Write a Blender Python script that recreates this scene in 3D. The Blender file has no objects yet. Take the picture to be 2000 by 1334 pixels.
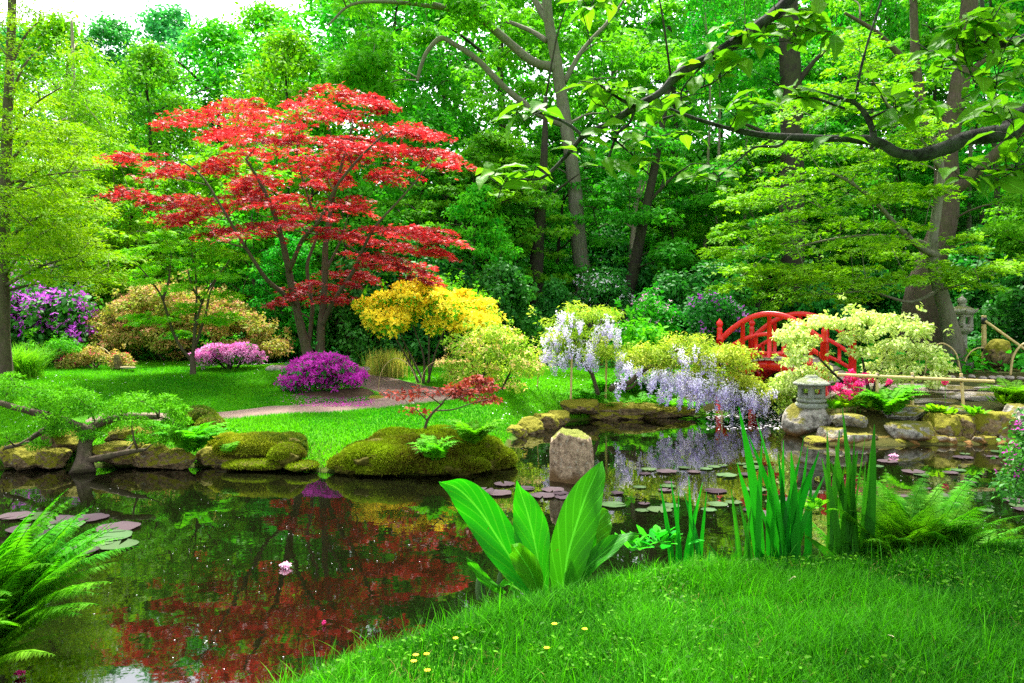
import bpy, bmesh, math, random
import numpy as np

# ------------------------------------------------------------------ camera, light, exposure
S = bpy.context.scene
COL = S.collection
F, H0, CH = 1556.0, 610.0, 2.0          # focal length and horizon row in photo pixels, eye height over the water

cam_d = bpy.data.cameras.new('camera')
cam = bpy.data.objects.new('camera', cam_d); COL.objects.link(cam)
cam.location = (0, 0, CH); cam.rotation_euler = (math.radians(90), 0, 0)
cam_d.sensor_width = 36; cam_d.lens = F / 2000 * 36
cam_d.shift_y = -(667 - H0) / 2000
cam_d.clip_start = 0.05; cam_d.clip_end = 1000
S.camera = cam

SUN_EL, SUN_AZ = math.radians(62), math.radians(-6)      # azimuth from +Y towards +X
W = bpy.data.worlds.new('World'); S.world = W; W.use_nodes = True
nt = W.node_tree; bg = nt.nodes['Background']
sky = nt.nodes.new('ShaderNodeTexSky'); sky.sky_type = 'NISHITA'; sky.sun_disc = False
sky.sun_elevation = SUN_EL; sky.sun_rotation = SUN_AZ
sky.air_density = 1.0; sky.dust_density = 3.0; sky.ozone_density = 1.0
hs = nt.nodes.new('ShaderNodeHueSaturation'); hs.inputs['Saturation'].default_value = 0.35
nt.links.new(sky.outputs['Color'], hs.inputs['Color']); nt.links.new(hs.outputs['Color'], bg.inputs['Color'])
bg.inputs['Strength'].default_value = 0.15

sun_d = bpy.data.lights.new('sun', 'SUN'); sun_d.energy = 4.0; sun_d.angle = math.radians(4); sun_d.color = (1.0, 0.96, 0.88)
sun = bpy.data.objects.new('sun', sun_d); COL.objects.link(sun)
sun.location = (-20, 10, 30)
from mathutils import Vector
_sv = Vector((math.sin(SUN_AZ) * math.cos(SUN_EL), math.cos(SUN_AZ) * math.cos(SUN_EL), math.sin(SUN_EL)))
sun.rotation_euler = _sv.to_track_quat('Z', 'Y').to_euler()

S.view_settings.view_transform = 'Standard'; S.view_settings.look = 'None'
S.view_settings.exposure = 2.1; S.view_settings.gamma = 1.0
S.render.engine = 'CYCLES'
S.cycles.max_bounces = 7; S.cycles.diffuse_bounces = 3; S.cycles.glossy_bounces = 3; S.cycles.transmission_bounces = 4
S.cycles.transparent_max_bounces = 4
S.cycles.use_denoising = False
S.cycles.sample_clamp_indirect = 6
S.cycles.use_adaptive_sampling = True; S.cycles.adaptive_threshold = 0.01

R = np.random.default_rng(11)
A = np.array

def P(px, py, D): return A([(px - 1000) / F * D, D, CH + (H0 - py) / F * D])
def X(px, D): return (px - 1000) / F * D
def norm(v): return v / np.maximum(np.linalg.norm(v, axis=-1, keepdims=True), 1e-9)

_nk = np.random.default_rng(5)
_K = [_nk.normal(size=(7, 3)) for _ in range(3)]; _PH = _nk.uniform(0, 6.28, (3, 7))
def noise3(p, f=1.0):
    """smooth pseudo-noise, about -1..1"""
    p = np.asarray(p, float) * f; o = 0; a = 1; tot = 0
    for i in range(3):
        o = o + a * np.sin(p @ (_K[i].T * (1.3 * 2 ** i)) + _PH[i]).mean(-1) * 1.7
        tot += a; a *= .5
    return o / tot * 1.3

# ------------------------------------------------------------------ mesh builder and properties
BASE = {}
class MB:
    def __init__(s): s.v = []; s.f = []; s.t = []; s.n = 0
    def add(s, V, faces, t=0.5):
        V = np.asarray(V, float).reshape(-1, 3)
        T = np.zeros((len(V), 3)); t = np.asarray(t, float)
        if t.ndim == 2: T[:] = t
        else: T[:, 0] = t
        if isinstance(faces, np.ndarray): faces = [faces]
        for f in faces:
            f = np.asarray(f, np.int64)
            if len(f): s.f.append(f + s.n)
        s.v.append(V); s.t.append(T); s.n += len(V)
    def build(s, name, mat, parent=None, base=None, smooth=True):
        V = np.concatenate(s.v); T = np.concatenate(s.t)
        b = BASE[parent.name] if parent is not None else (A(base, float) if base is not None else A([V[:, 0].mean(), V[:, 1].mean(), V[:, 2].min()]))
        V = V - b
        me = bpy.data.meshes.new(name)
        me.vertices.add(len(V)); me.vertices.foreach_set('co', V.astype(np.float32).ravel())
        loops = np.concatenate([f.ravel() for f in s.f]).astype(np.int32)
        tot = np.concatenate([np.full(len(f), f.shape[1]) for f in s.f]).astype(np.int32)
        start = np.concatenate([[0], np.cumsum(tot)[:-1]]).astype(np.int32)
        me.loops.add(len(loops)); me.loops.foreach_set('vertex_index', loops)
        me.polygons.add(len(tot)); me.polygons.foreach_set('loop_start', start); me.polygons.foreach_set('loop_total', tot)
        if smooth: me.polygons.foreach_set('use_smooth', np.ones(len(tot), bool))
        at = me.attributes.new('tint', 'FLOAT_VECTOR', 'POINT'); at.data.foreach_set('vector', T.astype(np.float32).ravel())
        me.update(calc_edges=True)
        me.materials.append(mat)
        o = bpy.data.objects.new(name, me); COL.objects.link(o)
        if parent is not None: o.parent = parent
        else: o.location = b
        BASE[o.name] = b
        return o

def tag(o, label, cat=None, group=None, kind=None):
    if label: o['label'] = label
    if cat: o['category'] = cat
    if group: o['group'] = group
    if kind: o['kind'] = kind
    return o
def thing(name, label, cat, base, group=None):
    o = bpy.data.objects.new(name, None); COL.objects.link(o); o.empty_display_size = .2
    o.location = base; BASE[o.name] = A(base, float)
    return tag(o, label, cat, group)
def copy_tree(src, loc, rz=0, sc=(1, 1, 1), label=None, group=None, mats=None):
    r = src.copy(); COL.objects.link(r); r.location = loc; r.rotation_euler = (0, 0, rz); r.scale = sc
    if label: r['label'] = label
    if group: r['group'] = group
    def kids(a, b):
        for ch in list(a.children):
            c = ch.copy(); COL.objects.link(c); c.parent = b
            if mats:
                for nm, m in mats.items():
                    if ch.name.startswith(nm):
                        c.material_slots[0].link = 'OBJECT'; c.material_slots[0].material = m
            kids(ch, c)
    kids(src, r)
    return r

# ------------------------------------------------------------------ shape helpers
def spline(pts, n):
    p = A(pts, float)
    if len(p) == 2: return p[0] + (p[1] - p[0]) * np.linspace(0, 1, n)[:, None]
    q = np.vstack([2 * p[0] - p[1], p, 2 * p[-1] - p[-2]]); m = len(p) - 1
    t = np.linspace(0, m - 1e-6, n); i = t.astype(int); u = (t - i)[:, None]
    a, b, c, d = q[i], q[i + 1], q[i + 2], q[i + 3]
    return .5 * (2 * b + (c - a) * u + (2 * a - 5 * b + 4 * c - d) * u ** 2 + (3 * b - a - 3 * c + d) * u ** 3)

def frames(p):
    T = norm(np.gradient(p, axis=0)); N = np.zeros_like(T)
    ref = A([0, 0, 1.]) if abs(T[0][2]) < .9 else A([0, 1., 0])
    n = norm(np.cross(ref, T[0]))
    for i in range(len(p)):
        n = norm(n - T[i] * (n @ T[i])); N[i] = n
    return T, N, np.cross(T, N)

def tube(mb, pts, rad, sides=8, t=.5, rough=0.0, cap=True):
    p = A(pts, float); r = np.broadcast_to(A(rad, float), (len(p),)).copy()
    T, N, B = frames(p); a = np.linspace(0, 2 * math.pi, sides, endpoint=False)
    ring = p[:, None] + r[:, None, None] * (np.cos(a)[None, :, None] * N[:, None] + np.sin(a)[None, :, None] * B[:, None])
    if rough:
        d = ring - p[:, None]
        ring = p[:, None] + d * (1 + rough * noise3(ring.reshape(-1, 3), 1.2 / max(r.max(), .02)).reshape(len(p), sides, 1))
    V = ring.reshape(-1, 3); n = len(p)
    i, j = np.meshgrid(np.arange(n - 1), np.arange(sides), indexing='ij'); i = i.ravel(); j = j.ravel(); k = (j + 1) % sides
    f = [np.stack([i * sides + j, i * sides + k, (i + 1) * sides + k, (i + 1) * sides + j], 1)]
    if cap:
        V = np.vstack([V, p[0], p[-1]]); j = np.arange(sides); k = (j + 1) % sides
        f.append(np.stack([k, j, np.full(sides, len(V) - 2)], 1)); f.append(np.stack([(n - 1) * sides + j, (n - 1) * sides + k, np.full(sides, len(V) - 1)], 1))
    mb.add(V, f, t)

def sweep(mb, pts, prof, up=(0, 0, 1), t=.5):
    """closed 2-D profile (side, up) swept along a path, with end caps"""
    p = A(pts, float); T = norm(np.gradient(p, axis=0)); up = A(up, float)
    Sd = norm(np.cross(T, up)); U = np.cross(Sd, T); pr = A(prof, float); m = len(pr)
    V = (p[:, None] + pr[None, :, :1] * Sd[:, None] + pr[None, :, 1:] * U[:, None]).reshape(-1, 3); n = len(p)
    i, j = np.meshgrid(np.arange(n - 1), np.arange(m), indexing='ij'); i = i.ravel(); j = j.ravel(); k = (j + 1) % m
    mb.add(V, [np.stack([i * m + j, i * m + k, (i + 1) * m + k, (i + 1) * m + j], 1), np.arange(m)[None], ((n - 1) * m + np.arange(m))[::-1][None]], t)
def rect(w, h, b=None):
    b = min(w, h) * .14 if b is None else b; x, y = w / 2, h / 2
    return [(-x + b, -y), (x - b, -y), (x, -y + b), (x, y - b), (x - b, y), (-x + b, y), (-x, y - b), (-x, -y + b)]
def beam(mb, a, b, w, h, up=(0, 0, 1), t=.5): sweep(mb, [a, b], rect(w, h), up, t)

def lathe(mb, prof, c, sides=24, sq=0.0, rot=0.0, t=.5):
    """profile [(r,z)] turned round a vertical axis at c; sq>0 squares the section"""
    pr = A(prof, float); a = np.linspace(0, 2 * math.pi, sides, endpoint=False)
    k = 1 / np.maximum(np.abs(np.cos(a)), np.abs(np.sin(a))); k = 1 + (k - 1) * sq
    x = np.cos(a) * k; y = np.sin(a) * k
    x, y = x * math.cos(rot) - y * math.sin(rot), x * math.sin(rot) + y * math.cos(rot)
    V = np.stack([pr[:, :1] * x + c[0], pr[:, :1] * y + c[1], np.repeat(pr[:, 1:], sides, 1) + c[2]], -1).reshape(-1, 3)
    n = len(pr); i, j = np.meshgrid(np.arange(n - 1), np.arange(sides), indexing='ij'); i = i.ravel(); j = j.ravel(); kk = (j + 1) % sides
    mb.add(V, [np.stack([i * sides + j, i * sides + kk, (i + 1) * sides + kk, (i + 1) * sides + j], 1)], t)

_bm = bmesh.new(); bmesh.ops.create_icosphere(_bm, subdivisions=5, radius=1)
_bm.verts.ensure_lookup_table(); ICO_V = A([v.co[:] for v in _bm.verts]); ICO_F = A([[v.index for v in f.verts] for f in _bm.faces]); _bm.free()
def rock(mb, c, size, seed, planes=11, rough=.05, rot=0, soft=.55, t=.5, cuts=None):
    g = np.random.default_rng(seed); n = norm(g.normal(size=(planes, 3))); n[0] = (0, 0, 1); n[1] = (0, 0, -1)
    h = g.uniform(.72, 1.0, planes)
    if cuts: n = norm(A([q[:3] for q in cuts])); h = A([q[3] for q in cuts])
    d = ICO_V @ n.T
    r = np.where(d > .05, h / np.maximum(d, .05), 9).min(1); r = np.minimum(r, 1.25)
    r = r * soft + (1 - soft) * .95
    V = ICO_V * r[:, None]
    V = V * (1 + rough * noise3(V + seed * 3.1, 2.2) + rough * .55 * noise3(V + seed, 6.5) + rough * .3 * noise3(V - seed, 17))[:, None]
    V = V * A(size) * .5
    ca, sa = math.cos(rot), math.sin(rot)
    V = np.stack([V[:, 0] * ca - V[:, 1] * sa, V[:, 0] * sa + V[:, 1] * ca, V[:, 2]], 1)
    mb.add(V + A(c), ICO_F, t)

# leaf templates: (verts u,v,w along / across / up, list of face arrays)
def tm(v, f): return A(v, float), [A(x, int) for x in f]
QUAD = tm([(0, 0, 0), (.45, .34, .05), (1, 0, -.06), (.45, -.34, .05)], [[[0, 1, 2, 3]]])
NARROW = tm([(0, 0, 0), (.4, .15, .03), (1, 0, -.08), (.4, -.15, .03)], [[[0, 1, 2, 3]]])
OVAL = tm([(0, 0, 0), (.3, .27, .05), (.72, .22, .03), (1, 0, -.08), (.72, -.22, .03), (.3, -.27, .05), (.5, 0, -.01)],
          [[[0, 1, 6], [1, 2, 6], [2, 3, 6], [3, 4, 6], [4, 5, 6], [5, 0, 6]]])
def _maple(angs, wid):
    v, f = [], []
    for a, L in angs:
        ca, sa = math.cos(math.radians(a)), math.sin(math.radians(a)); b = len(v)
        for u, w, z in [(0, 0, 0), (.45 * L, wid, .03), (L, 0, -.12 * L), (.45 * L, -wid, .03)]: v.append((u * ca - w * sa, u * sa + w * ca, z))
        f.append([b, b + 1, b + 2, b + 3])
    return tm(v, [f])
MAPLE = _maple([(-95, .6), (-48, .9), (0, 1), (48, .9), (95, .6)], .13)
MAPLE3 = _maple([(-55, .85), (0, 1), (55, .85)], .2)
FLOWER = tm([(0, 0, 0), (.5, .28, .2), (.9, 0, .3), (.5, -.28, .2), (-.25, .45, .2), (-.45, .78, .3), (-.65, .2, .2), (-.25, -.45, .2), (-.45, -.78, .3), (-.65, -.2, .2)],
            [[[0, 3, 2, 1], [0, 4, 5, 6], [0, 9, 8, 7]]])

def leaves(mb, pos, nrm, dr, size, T, tint):
    v, fs = T; n = len(pos)
    u = norm(dr - (dr * nrm).sum(-1, keepdims=True) * nrm); s = np.cross(nrm, u); size = np.broadcast_to(A(size, float), (n,))
    V = pos[:, None] + size[:, None, None] * (v[None, :, :1] * u[:, None] + v[None, :, 1:2] * s[:, None] + v[None, :, 2:] * nrm[:, None])
    off = (np.arange(n) * len(v))[:, None, None]
    mb.add(V.reshape(-1, 3), [(f[None] + off).reshape(-1, f.shape[1]) for f in fs], np.repeat(np.broadcast_to(A(tint, float), (n,)), len(v)))

def clump(mb, c, r, n, size, T=QUAD, up=.5, shell=.5, droop=.3, tb=None, tv=.22, jit=.45, top=0.0, out=.8):
    """n leaves through an ellipsoid; normals lean outwards and up"""
    c = A(c, float); r = A(r, float) * np.ones(3); d = norm(R.normal(size=(n, 3)))
    if top: d[:, 2] = np.where(R.random(n) < top, np.abs(d[:, 2]), d[:, 2])
    rad = shell + (1 - shell) * R.random((n, 1)) ** .6
    pos = c + d * r * rad * (1 + .18 * noise3(d * 2.3 + c)[:, None])
    nr = norm(d * (1 - up) + A([0, 0, up]) + jit * R.normal(size=(n, 3)))
    dr = norm(R.normal(size=(n, 3)) * .7 + d * out - A([0, 0, droop]))
    tb = R.uniform(.2, .8) if tb is None else tb
    leaves(mb, pos, nr, dr, size * R.uniform(.65, 1.25, n), T, np.clip(tb + tv * R.normal(size=n), 0, 1))

def spray(mb, c, out, Lx, Wy, th, n, size, T=MAPLE, droop=.35, tb=.5, tv=.2, jit=.35):
    """one flat, drooping spray of leaves that reaches outwards; ragged edges and holes"""
    u = R.uniform(-.5, .5, n); v = R.normal(size=n) * .33 * (1.15 - np.abs(u + .1)); o = norm(A([out[0], out[1], 0.])); s = A([-o[1], o[0], 0])
    pos = A(c) + o * (u * Lx)[:, None] + s * (v * Wy)[:, None]
    pos[:, 2] += -droop * Lx * (np.maximum(u + .15, 0) ** 2) - .3 * Wy * v * v + th * R.normal(size=n) * .5
    k = noise3(pos * A([1, 1, .3]), 3.2 / max(Lx, .3)) > -.42; pos = pos[k]; u = u[k]; v = v[k]; m = len(pos)
    if not m: return
    nr = norm(A([0, 0, 1.]) + o * (.35 * np.maximum(u, 0))[:, None] + jit * R.normal(size=(m, 3)))
    dr = norm(o + s * v[:, None] * 1.2 + R.normal(size=(m, 3)) * .6 - A([0, 0, .45]))
    leaves(mb, pos, nr, dr, size * R.uniform(.65, 1.25, m), T, np.clip(tb + tv * R.normal(size=m), 0, 1))

class Wood:
    """trunk and limbs of one plant as one mesh; grow() joins foliage clumps to the nearest wood"""
    def __init__(s): s.mb = MB(); s.N = []; s.R = []
    def path(s, pts, r0, r1, n=None, sides=8, rough=.12, flare=0, pw=1.0):
        n = n or max(5, len(pts) * 4); p = spline(pts, n); t = np.linspace(0, 1, n)
        r = r0 + (r1 - r0) * t ** pw
        if flare: r = r * (1 + flare * np.exp(-t * 14))
        tube(s.mb, p, r, sides, R.uniform(.3, .7), rough); s.N += list(p); s.R += list(r)
        return p
    def grow(s, targets, rmin=.006, up=.12, sides=5, kr=.6, wig=.05, maxr=.08):
        T = [A(t, float) for t in targets]; Nn = A(s.N)
        T.sort(key=lambda t: np.linalg.norm(Nn - t, axis=1).min())
        for t in T:
            Nn = A(s.N); dv = Nn - t; d = np.linalg.norm(dv, axis=1) + 1.6 * np.maximum(0, dv[:, 2] + .25 * np.linalg.norm(dv[:, :2], axis=1))
            i = int(d.argmin()); q = Nn[i]; L = np.linalg.norm(t - q)
            if L < .03: continue
            m = q + (t - q) * .5 + A([0, 0, up * L]) + R.normal(size=3) * wig * L
            r0 = min(s.R[i] * kr, maxr, .012 + .016 * L); r0 = max(r0, rmin)
            n = 6 if L > .4 else 4; p = spline([q, m, t], n); r = np.linspace(r0, rmin, n)
            tube(s.mb, p, r, sides, R.uniform(.3, .7)); s.N += list(p[1:]); s.R += list(r[1:])

def blades(mb, pos, h, w, lean, tint, segs=2):
    """grass or sword leaves: tapering strips that bend over"""
    n = len(pos); a = R.uniform(0, 6.283, n); side = np.stack([np.cos(a), np.sin(a), np.zeros(n)], 1)
    b = a + 1.57 + R.normal(size=n) * .5; ld = np.stack([np.cos(b), np.sin(b), np.zeros(n)], 1)
    h = np.broadcast_to(A(h, float), (n,)); w = np.broadcast_to(A(w, float), (n,)); lean = np.broadcast_to(A(lean, float), (n,))
    rows = []
    for k in range(segs + 1):
        t = k / segs; c = pos + ld * (lean * h * t ** 1.8)[:, None]; c = c + A([0, 0, 1.]) * (h * t * (1 - .35 * lean * t))[:, None]
        if k == segs: rows.append(c[:, None])
        else:
            ww = (w * (1 - .75 * t * t) / 2)[:, None] * side; rows.append(np.stack([c - ww, c + ww], 1))
    V = np.concatenate(rows, 1); m = V.shape[1]; o = (np.arange(n) * m)[:, None]
    f4 = [A([[2 * k, 2 * k + 1, 2 * k + 3, 2 * k + 2]]) for k in range(segs - 1)]
    fs = [(f + o) for f in f4] + [A([[2 * segs - 2, 2 * segs - 1, 2 * segs]]) + o]
    tt = np.repeat(np.broadcast_to(A(tint, float), (n,)), m)
    mb.add(V.reshape(-1, 3), fs, tt)

def frond(mb, base, az, L, e0=75, e1=-15, wid=.3, npin=22, bip=0, tint=.5, rr=.004):
    """one fern frond: arching rachis with two rows of pinnae"""
    n = 28; t = np.linspace(0, 1, n); el = np.radians(e0 + (e1 - e0) * t ** 1.3); st = L / (n - 1)
    az = az + .35 * R.normal() * t * .5
    dv = np.stack([np.cos(az) * np.cos(el), np.sin(az) * np.cos(el), np.sin(el)], 1)
    p = A(base, float) + np.cumsum(dv * st, 0)
    tube(mb, p, np.linspace(rr, rr * .3, n), 3, tint * .6, cap=False)
    tp = np.linspace(.12, .985, npin); tp = np.concatenate([tp, tp]); sg = np.repeat([1, -1], npin)
    ip = tp * (n - 1); i0 = np.minimum(ip.astype(int), n - 2); fr = (ip - i0)[:, None]
    pos = p[i0] * (1 - fr) + p[i0 + 1] * fr; T = norm(p[i0 + 1] - p[i0])
    side = norm(np.cross(T, A([0, 0, 1.]) + 1e-3)); nr = np.cross(side, T)
    nr = np.where(nr[:, 2:] < 0, -nr, nr)
    ln = L * wid * (np.sin(np.pi * np.clip(tp * .93 + .07, 0, 1) ** .62)) ** .8 * (1 - .15 * R.random(2 * npin)) + .004
    dr = norm(side * sg[:, None] + T * .35 - A([0, 0, .18]) + .06 * R.normal(size=(2 * npin, 3)))
    nr = norm(nr + .12 * R.normal(size=nr.shape))
    tt = np.clip(tint + .12 * R.normal(size=2 * npin), 0, 1)
    if not bip:
        leaves(mb, pos, nr, dr, ln, PINNA, tt)
    else:
        m = bip; q = np.linspace(.06, .97, m)
        PP = (pos[:, None] + dr[:, None] * (ln[:, None] * q[None])[..., None] - A([0, 0, 1.]) * (ln[:, None] * .22 * q[None] ** 2)[..., None])
        u2 = norm(np.cross(nr, dr))
        for s2 in (1, -1):
            d2 = norm(u2 * s2 + dr * .45)[:, None].repeat(m, 1); sz = ln[:, None] * (.26 * (1 - q[None] ** 1.6) + .05)
            leaves(mb, PP.reshape(-1, 3), nr[:, None].repeat(m, 1).reshape(-1, 3), d2.reshape(-1, 3), sz.ravel(), PNL, np.repeat(tt, m))
PINNA = tm([(0, 0, 0), (.25, .13, .02), (.7, .08, -.02), (1, 0, -.12), (.7, -.08, -.02), (.25, -.13, .02)], [[[0, 1, 2, 3, 4, 5]]])
PNL = tm([(0, 0, 0), (.3, .2, .02), (1, .05, -.05), (.3, -.2, .02)], [[[0, 1, 2, 3]]])

# ------------------------------------------------------------------ materials
def new_mat(name):
    m = bpy.data.materials.new(name); m.use_nodes = True; t = m.node_tree
    for n in list(t.nodes): t.nodes.remove(n)
    return m, t, t.nodes, t.links
def ramp(N, L, fac, stops):
    r = N.new('ShaderNodeValToRGB'); e = r.color_ramp.elements
    while len(e) < len(stops): e.new(.5)
    for k, (p, c) in enumerate(stops): e[k].position = p; e[k].color = (*c, 1)
    L.new(fac, r.inputs[0]); return r.outputs[0]
def mixc(N, L, fac, a, b, mode='MIX'):
    m = N.new('ShaderNodeMix'); m.data_type = 'RGBA'; m.blend_type = mode
    for s, v in ((m.inputs[0], fac), (m.inputs[6], a), (m.inputs[7], b)):
        if hasattr(v, 'node'): L.new(v, s)
        else: s.default_value = v if isinstance(v, (int, float)) else (*v, 1)
    return m.outputs[2]
def tex(N, L, scale, detail=5, rough=.6, kind='Noise', coord='Object', vec=None):
    n = N.new(f'ShaderNodeTex{kind}'); n.inputs['Scale'].default_value = scale
    if kind == 'Noise': n.inputs['Detail'].default_value = detail; n.inputs['Roughness'].default_value = rough
    c = N.new('ShaderNodeTexCoord'); L.new(vec if vec is not None else c.outputs[coord], n.inputs['Vector'])
    return n
def math_(N, L, op, a, b=0.0, c=0.0):
    m = N.new('ShaderNodeMath'); m.operation = op
    for s, v in zip(m.inputs, (a, b, c)):
        if hasattr(v, 'node'): L.new(v, s)
        else: s.default_value = v
    return m.outputs[0]
def bump(N, L, h, strength=.4, dist=.02):
    b = N.new('ShaderNodeBump'); b.inputs['Strength'].default_value = strength; b.inputs['Distance'].default_value = dist
    L.new(h, b.inputs['Height']); return b.outputs[0]

def leaf_mat(name, c1, c2, tr=.35, rough=.6, spec=.09, tcol=(1.0, 1.12, .5), veins=False):
    m, t, N, L = new_mat(name)
    a = N.new('ShaderNodeAttribute'); a.attribute_name = 'tint'; x = N.new('ShaderNodeSeparateXYZ'); L.new(a.outputs['Vector'], x.inputs[0])
    col = mixc(N, L, x.outputs[0], c1, c2)
    oi = N.new('ShaderNodeObjectInfo'); hv = N.new('ShaderNodeHueSaturation')
    L.new(math_(N, L, 'MULTIPLY_ADD', oi.outputs['Random'], .03, .485), hv.inputs['Hue'])
    L.new(math_(N, L, 'MULTIPLY_ADD', oi.outputs['Random'], .3, .86), hv.inputs['Value']); L.new(col, hv.inputs['Color']); col = hv.outputs[0]
    p = N.new('ShaderNodeBsdfPrincipled'); p.inputs['Roughness'].default_value = rough; p.inputs['Specular IOR Level'].default_value = spec
    if veins:
        # y = along 0..1, z = across -1..1 ; curved side veins and a pale midrib
        ab = math_(N, L, 'ABSOLUTE', x.outputs[2])
        ph = math_(N, L, 'SUBTRACT', x.outputs[1], math_(N, L, 'MULTIPLY', math_(N, L, 'POWER', ab, .8), veins[1]))
        w = math_(N, L, 'PINGPONG', math_(N, L, 'MULTIPLY', ph, veins[0]), .5)
        line = math_(N, L, 'SMOOTH_MIN', math_(N, L, 'MULTIPLY', w, veins[5]), 1.0, .3)
        mid = math_(N, L, 'GREATER_THAN', veins[2], ab)
        col = mixc(N, L, math_(N, L, 'MULTIPLY', math_(N, L, 'SUBTRACT', 1.0, line), veins[3]), col, tuple(min(1, c * (1 + veins[3]) + .01) for c in c2))
        col = mixc(N, L, math_(N, L, 'MULTIPLY', mid, .75), col, tuple(min(1, c * 1.6 + .02) for c in c2))
        sp = tex(N, L, 26, 3, .7); col = mixc(N, L, ramp(N, L, sp.outputs[0], [(.69, (0, 0, 0)), (.735, (1, 1, 1))]), col, (.09, .06, .012))
        nz = tex(N, L, 9, 3); hh = math_(N, L, 'MULTIPLY_ADD', nz.outputs[0], .6, line)
        b = bump(N, L, hh, veins[4], .006); L.new(b, p.inputs['Normal'])
    L.new(col, p.inputs['Base Color'])
    tl = N.new('ShaderNodeBsdfTranslucent'); L.new(mixc(N, L, 1.0, col, tcol, 'MULTIPLY'), tl.inputs['Color'])
    mx = N.new('ShaderNodeMixShader'); mx.inputs[0].default_value = tr
    L.new(p.outputs[0], mx.inputs[1]); L.new(tl.outputs[0], mx.inputs[2])
    o = N.new('ShaderNodeOutputMaterial'); L.new(mx.outputs[0], o.inputs[0])
    return m

def bark_mat(name, c1, c2, moss=None, moss_amt=.4, scale=6):
    m, t, N, L = new_mat(name)
    tc = N.new('ShaderNodeTexCoord'); mp = N.new('ShaderNodeMapping'); mp.inputs['Scale'].default_value = (1, 1, .22); L.new(tc.outputs['Object'], mp.inputs[0])
    n1 = tex(N, L, scale * 4, 6, .7, vec=mp.outputs[0]); n2 = tex(N, L, scale * .35, 4)
    col = ramp(N, L, n1.outputs[0], [(.3, c1), (.68, c2)])
    col = mixc(N, L, math_(N, L, 'MULTIPLY', n2.outputs[0], .5), col, tuple(c * .45 for c in c1))
    if moss:
        f = ramp(N, L, tex(N, L, scale * .7, 6, .7).outputs[0], [(.5 - moss_amt * .3, (0, 0, 0)), (.62 - moss_amt * .2, (1, 1, 1))])
        col = mixc(N, L, math_(N, L, 'MULTIPLY', f, moss_amt), col, moss)
    p = N.new('ShaderNodeBsdfPrincipled'); p.inputs['Roughness'].default_value = .85; p.inputs['Specular IOR Level'].default_value = .2
    L.new(col, p.inputs['Base Color']); L.new(bump(N, L, n1.outputs[0], .8, .03), p.inputs['Normal'])
    o = N.new('ShaderNodeOutputMaterial'); L.new(p.outputs[0], o.inputs[0]); return m

def stone_mat(name, c1, c2, moss=(.1, .09, .01), moss_amt=.5, lichen=.3, scale=5, low=None):
    """stone with moss on faces that look up, pale lichen patches, and an ochre band near the water (world height)"""
    m, t, N, L = new_mat(name)
    n1 = tex(N, L, scale * 2, 8, .7); n2 = tex(N, L, scale * .6, 4); v = tex(N, L, scale * 3.5, 5, .65)
    col = ramp(N, L, n1.outputs[0], [(.36, c1), (.5, tuple((a + b) / 2 for a, b in zip(c1, c2))), (.63, c2)])
    lf = ramp(N, L, v.outputs[0], [(.56, (0, 0, 0)), (.64, (1, 1, 1))])
    col = mixc(N, L, math_(N, L, 'MULTIPLY', lf, lichen), col, (.5, .52, .42))
    g = N.new('ShaderNodeNewGeometry'); z = N.new('ShaderNodeSeparateXYZ'); L.new(g.outputs['Normal'], z.inputs[0])
    f = math_(N, L, 'ADD', math_(N, L, 'MULTIPLY', z.outputs[2], .45), math_(N, L, 'MULTIPLY', n2.outputs[0], 1.1))
    f = ramp(N, L, f, [(max(0, .98 - moss_amt * .55), (0, 0, 0)), (min(1, 1.1 - moss_amt * .55), (1, 1, 1))])
    mc = mixc(N, L, tex(N, L, scale * 5, 4).outputs[0], tuple(c * .55 for c in moss), tuple(c * 1.5 for c in moss))
    col = mixc(N, L, f, col, mc)
    if low:
        zz = N.new('ShaderNodeSeparateXYZ'); L.new(g.outputs['Position'], zz.inputs[0])
        b = math_(N, L, 'SUBTRACT', math_(N, L, 'MULTIPLY_ADD', n2.outputs[0], .3, .0), zz.outputs[2])
        col = mixc(N, L, ramp(N, L, b, [(.0, (0, 0, 0)), (.1, (1, 1, 1))]), col, low)
    p = N.new('ShaderNodeBsdfPrincipled'); p.inputs['Roughness'].default_value = .9; p.inputs['Specular IOR Level'].default_value = .2
    L.new(col, p.inputs['Base Color'])
    h = math_(N, L, 'ADD', n1.outputs[0], math_(N, L, 'MULTIPLY', tex(N, L, scale * 9, 4).outputs[0], .4))
    L.new(bump(N, L, h, 1.0, .045), p.inputs['Normal'])
    o = N.new('ShaderNodeOutputMaterial'); L.new(p.outputs[0], o.inputs[0]); return m

def plain_mat(name, c1, c2, rough=.6, scale=8, spec=.4, bmp=.2, coat=0):
    m, t, N, L = new_mat(name); n = tex(N, L, scale, 6, .65)
    p = N.new('ShaderNodeBsdfPrincipled'); p.inputs['Roughness'].default_value = rough; p.inputs['Specular IOR Level'].default_value = spec
    L.new(ramp(N, L, n.outputs[0], [(.32, c1), (.7, c2)]), p.inputs['Base Color'])
    p.inputs['Coat Weight'].default_value = coat
    if bmp: L.new(bump(N, L, n.outputs[0], bmp, .01), p.inputs['Normal'])
    o = N.new('ShaderNodeOutputMaterial'); L.new(p.outputs[0], o.inputs[0]); return m

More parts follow.
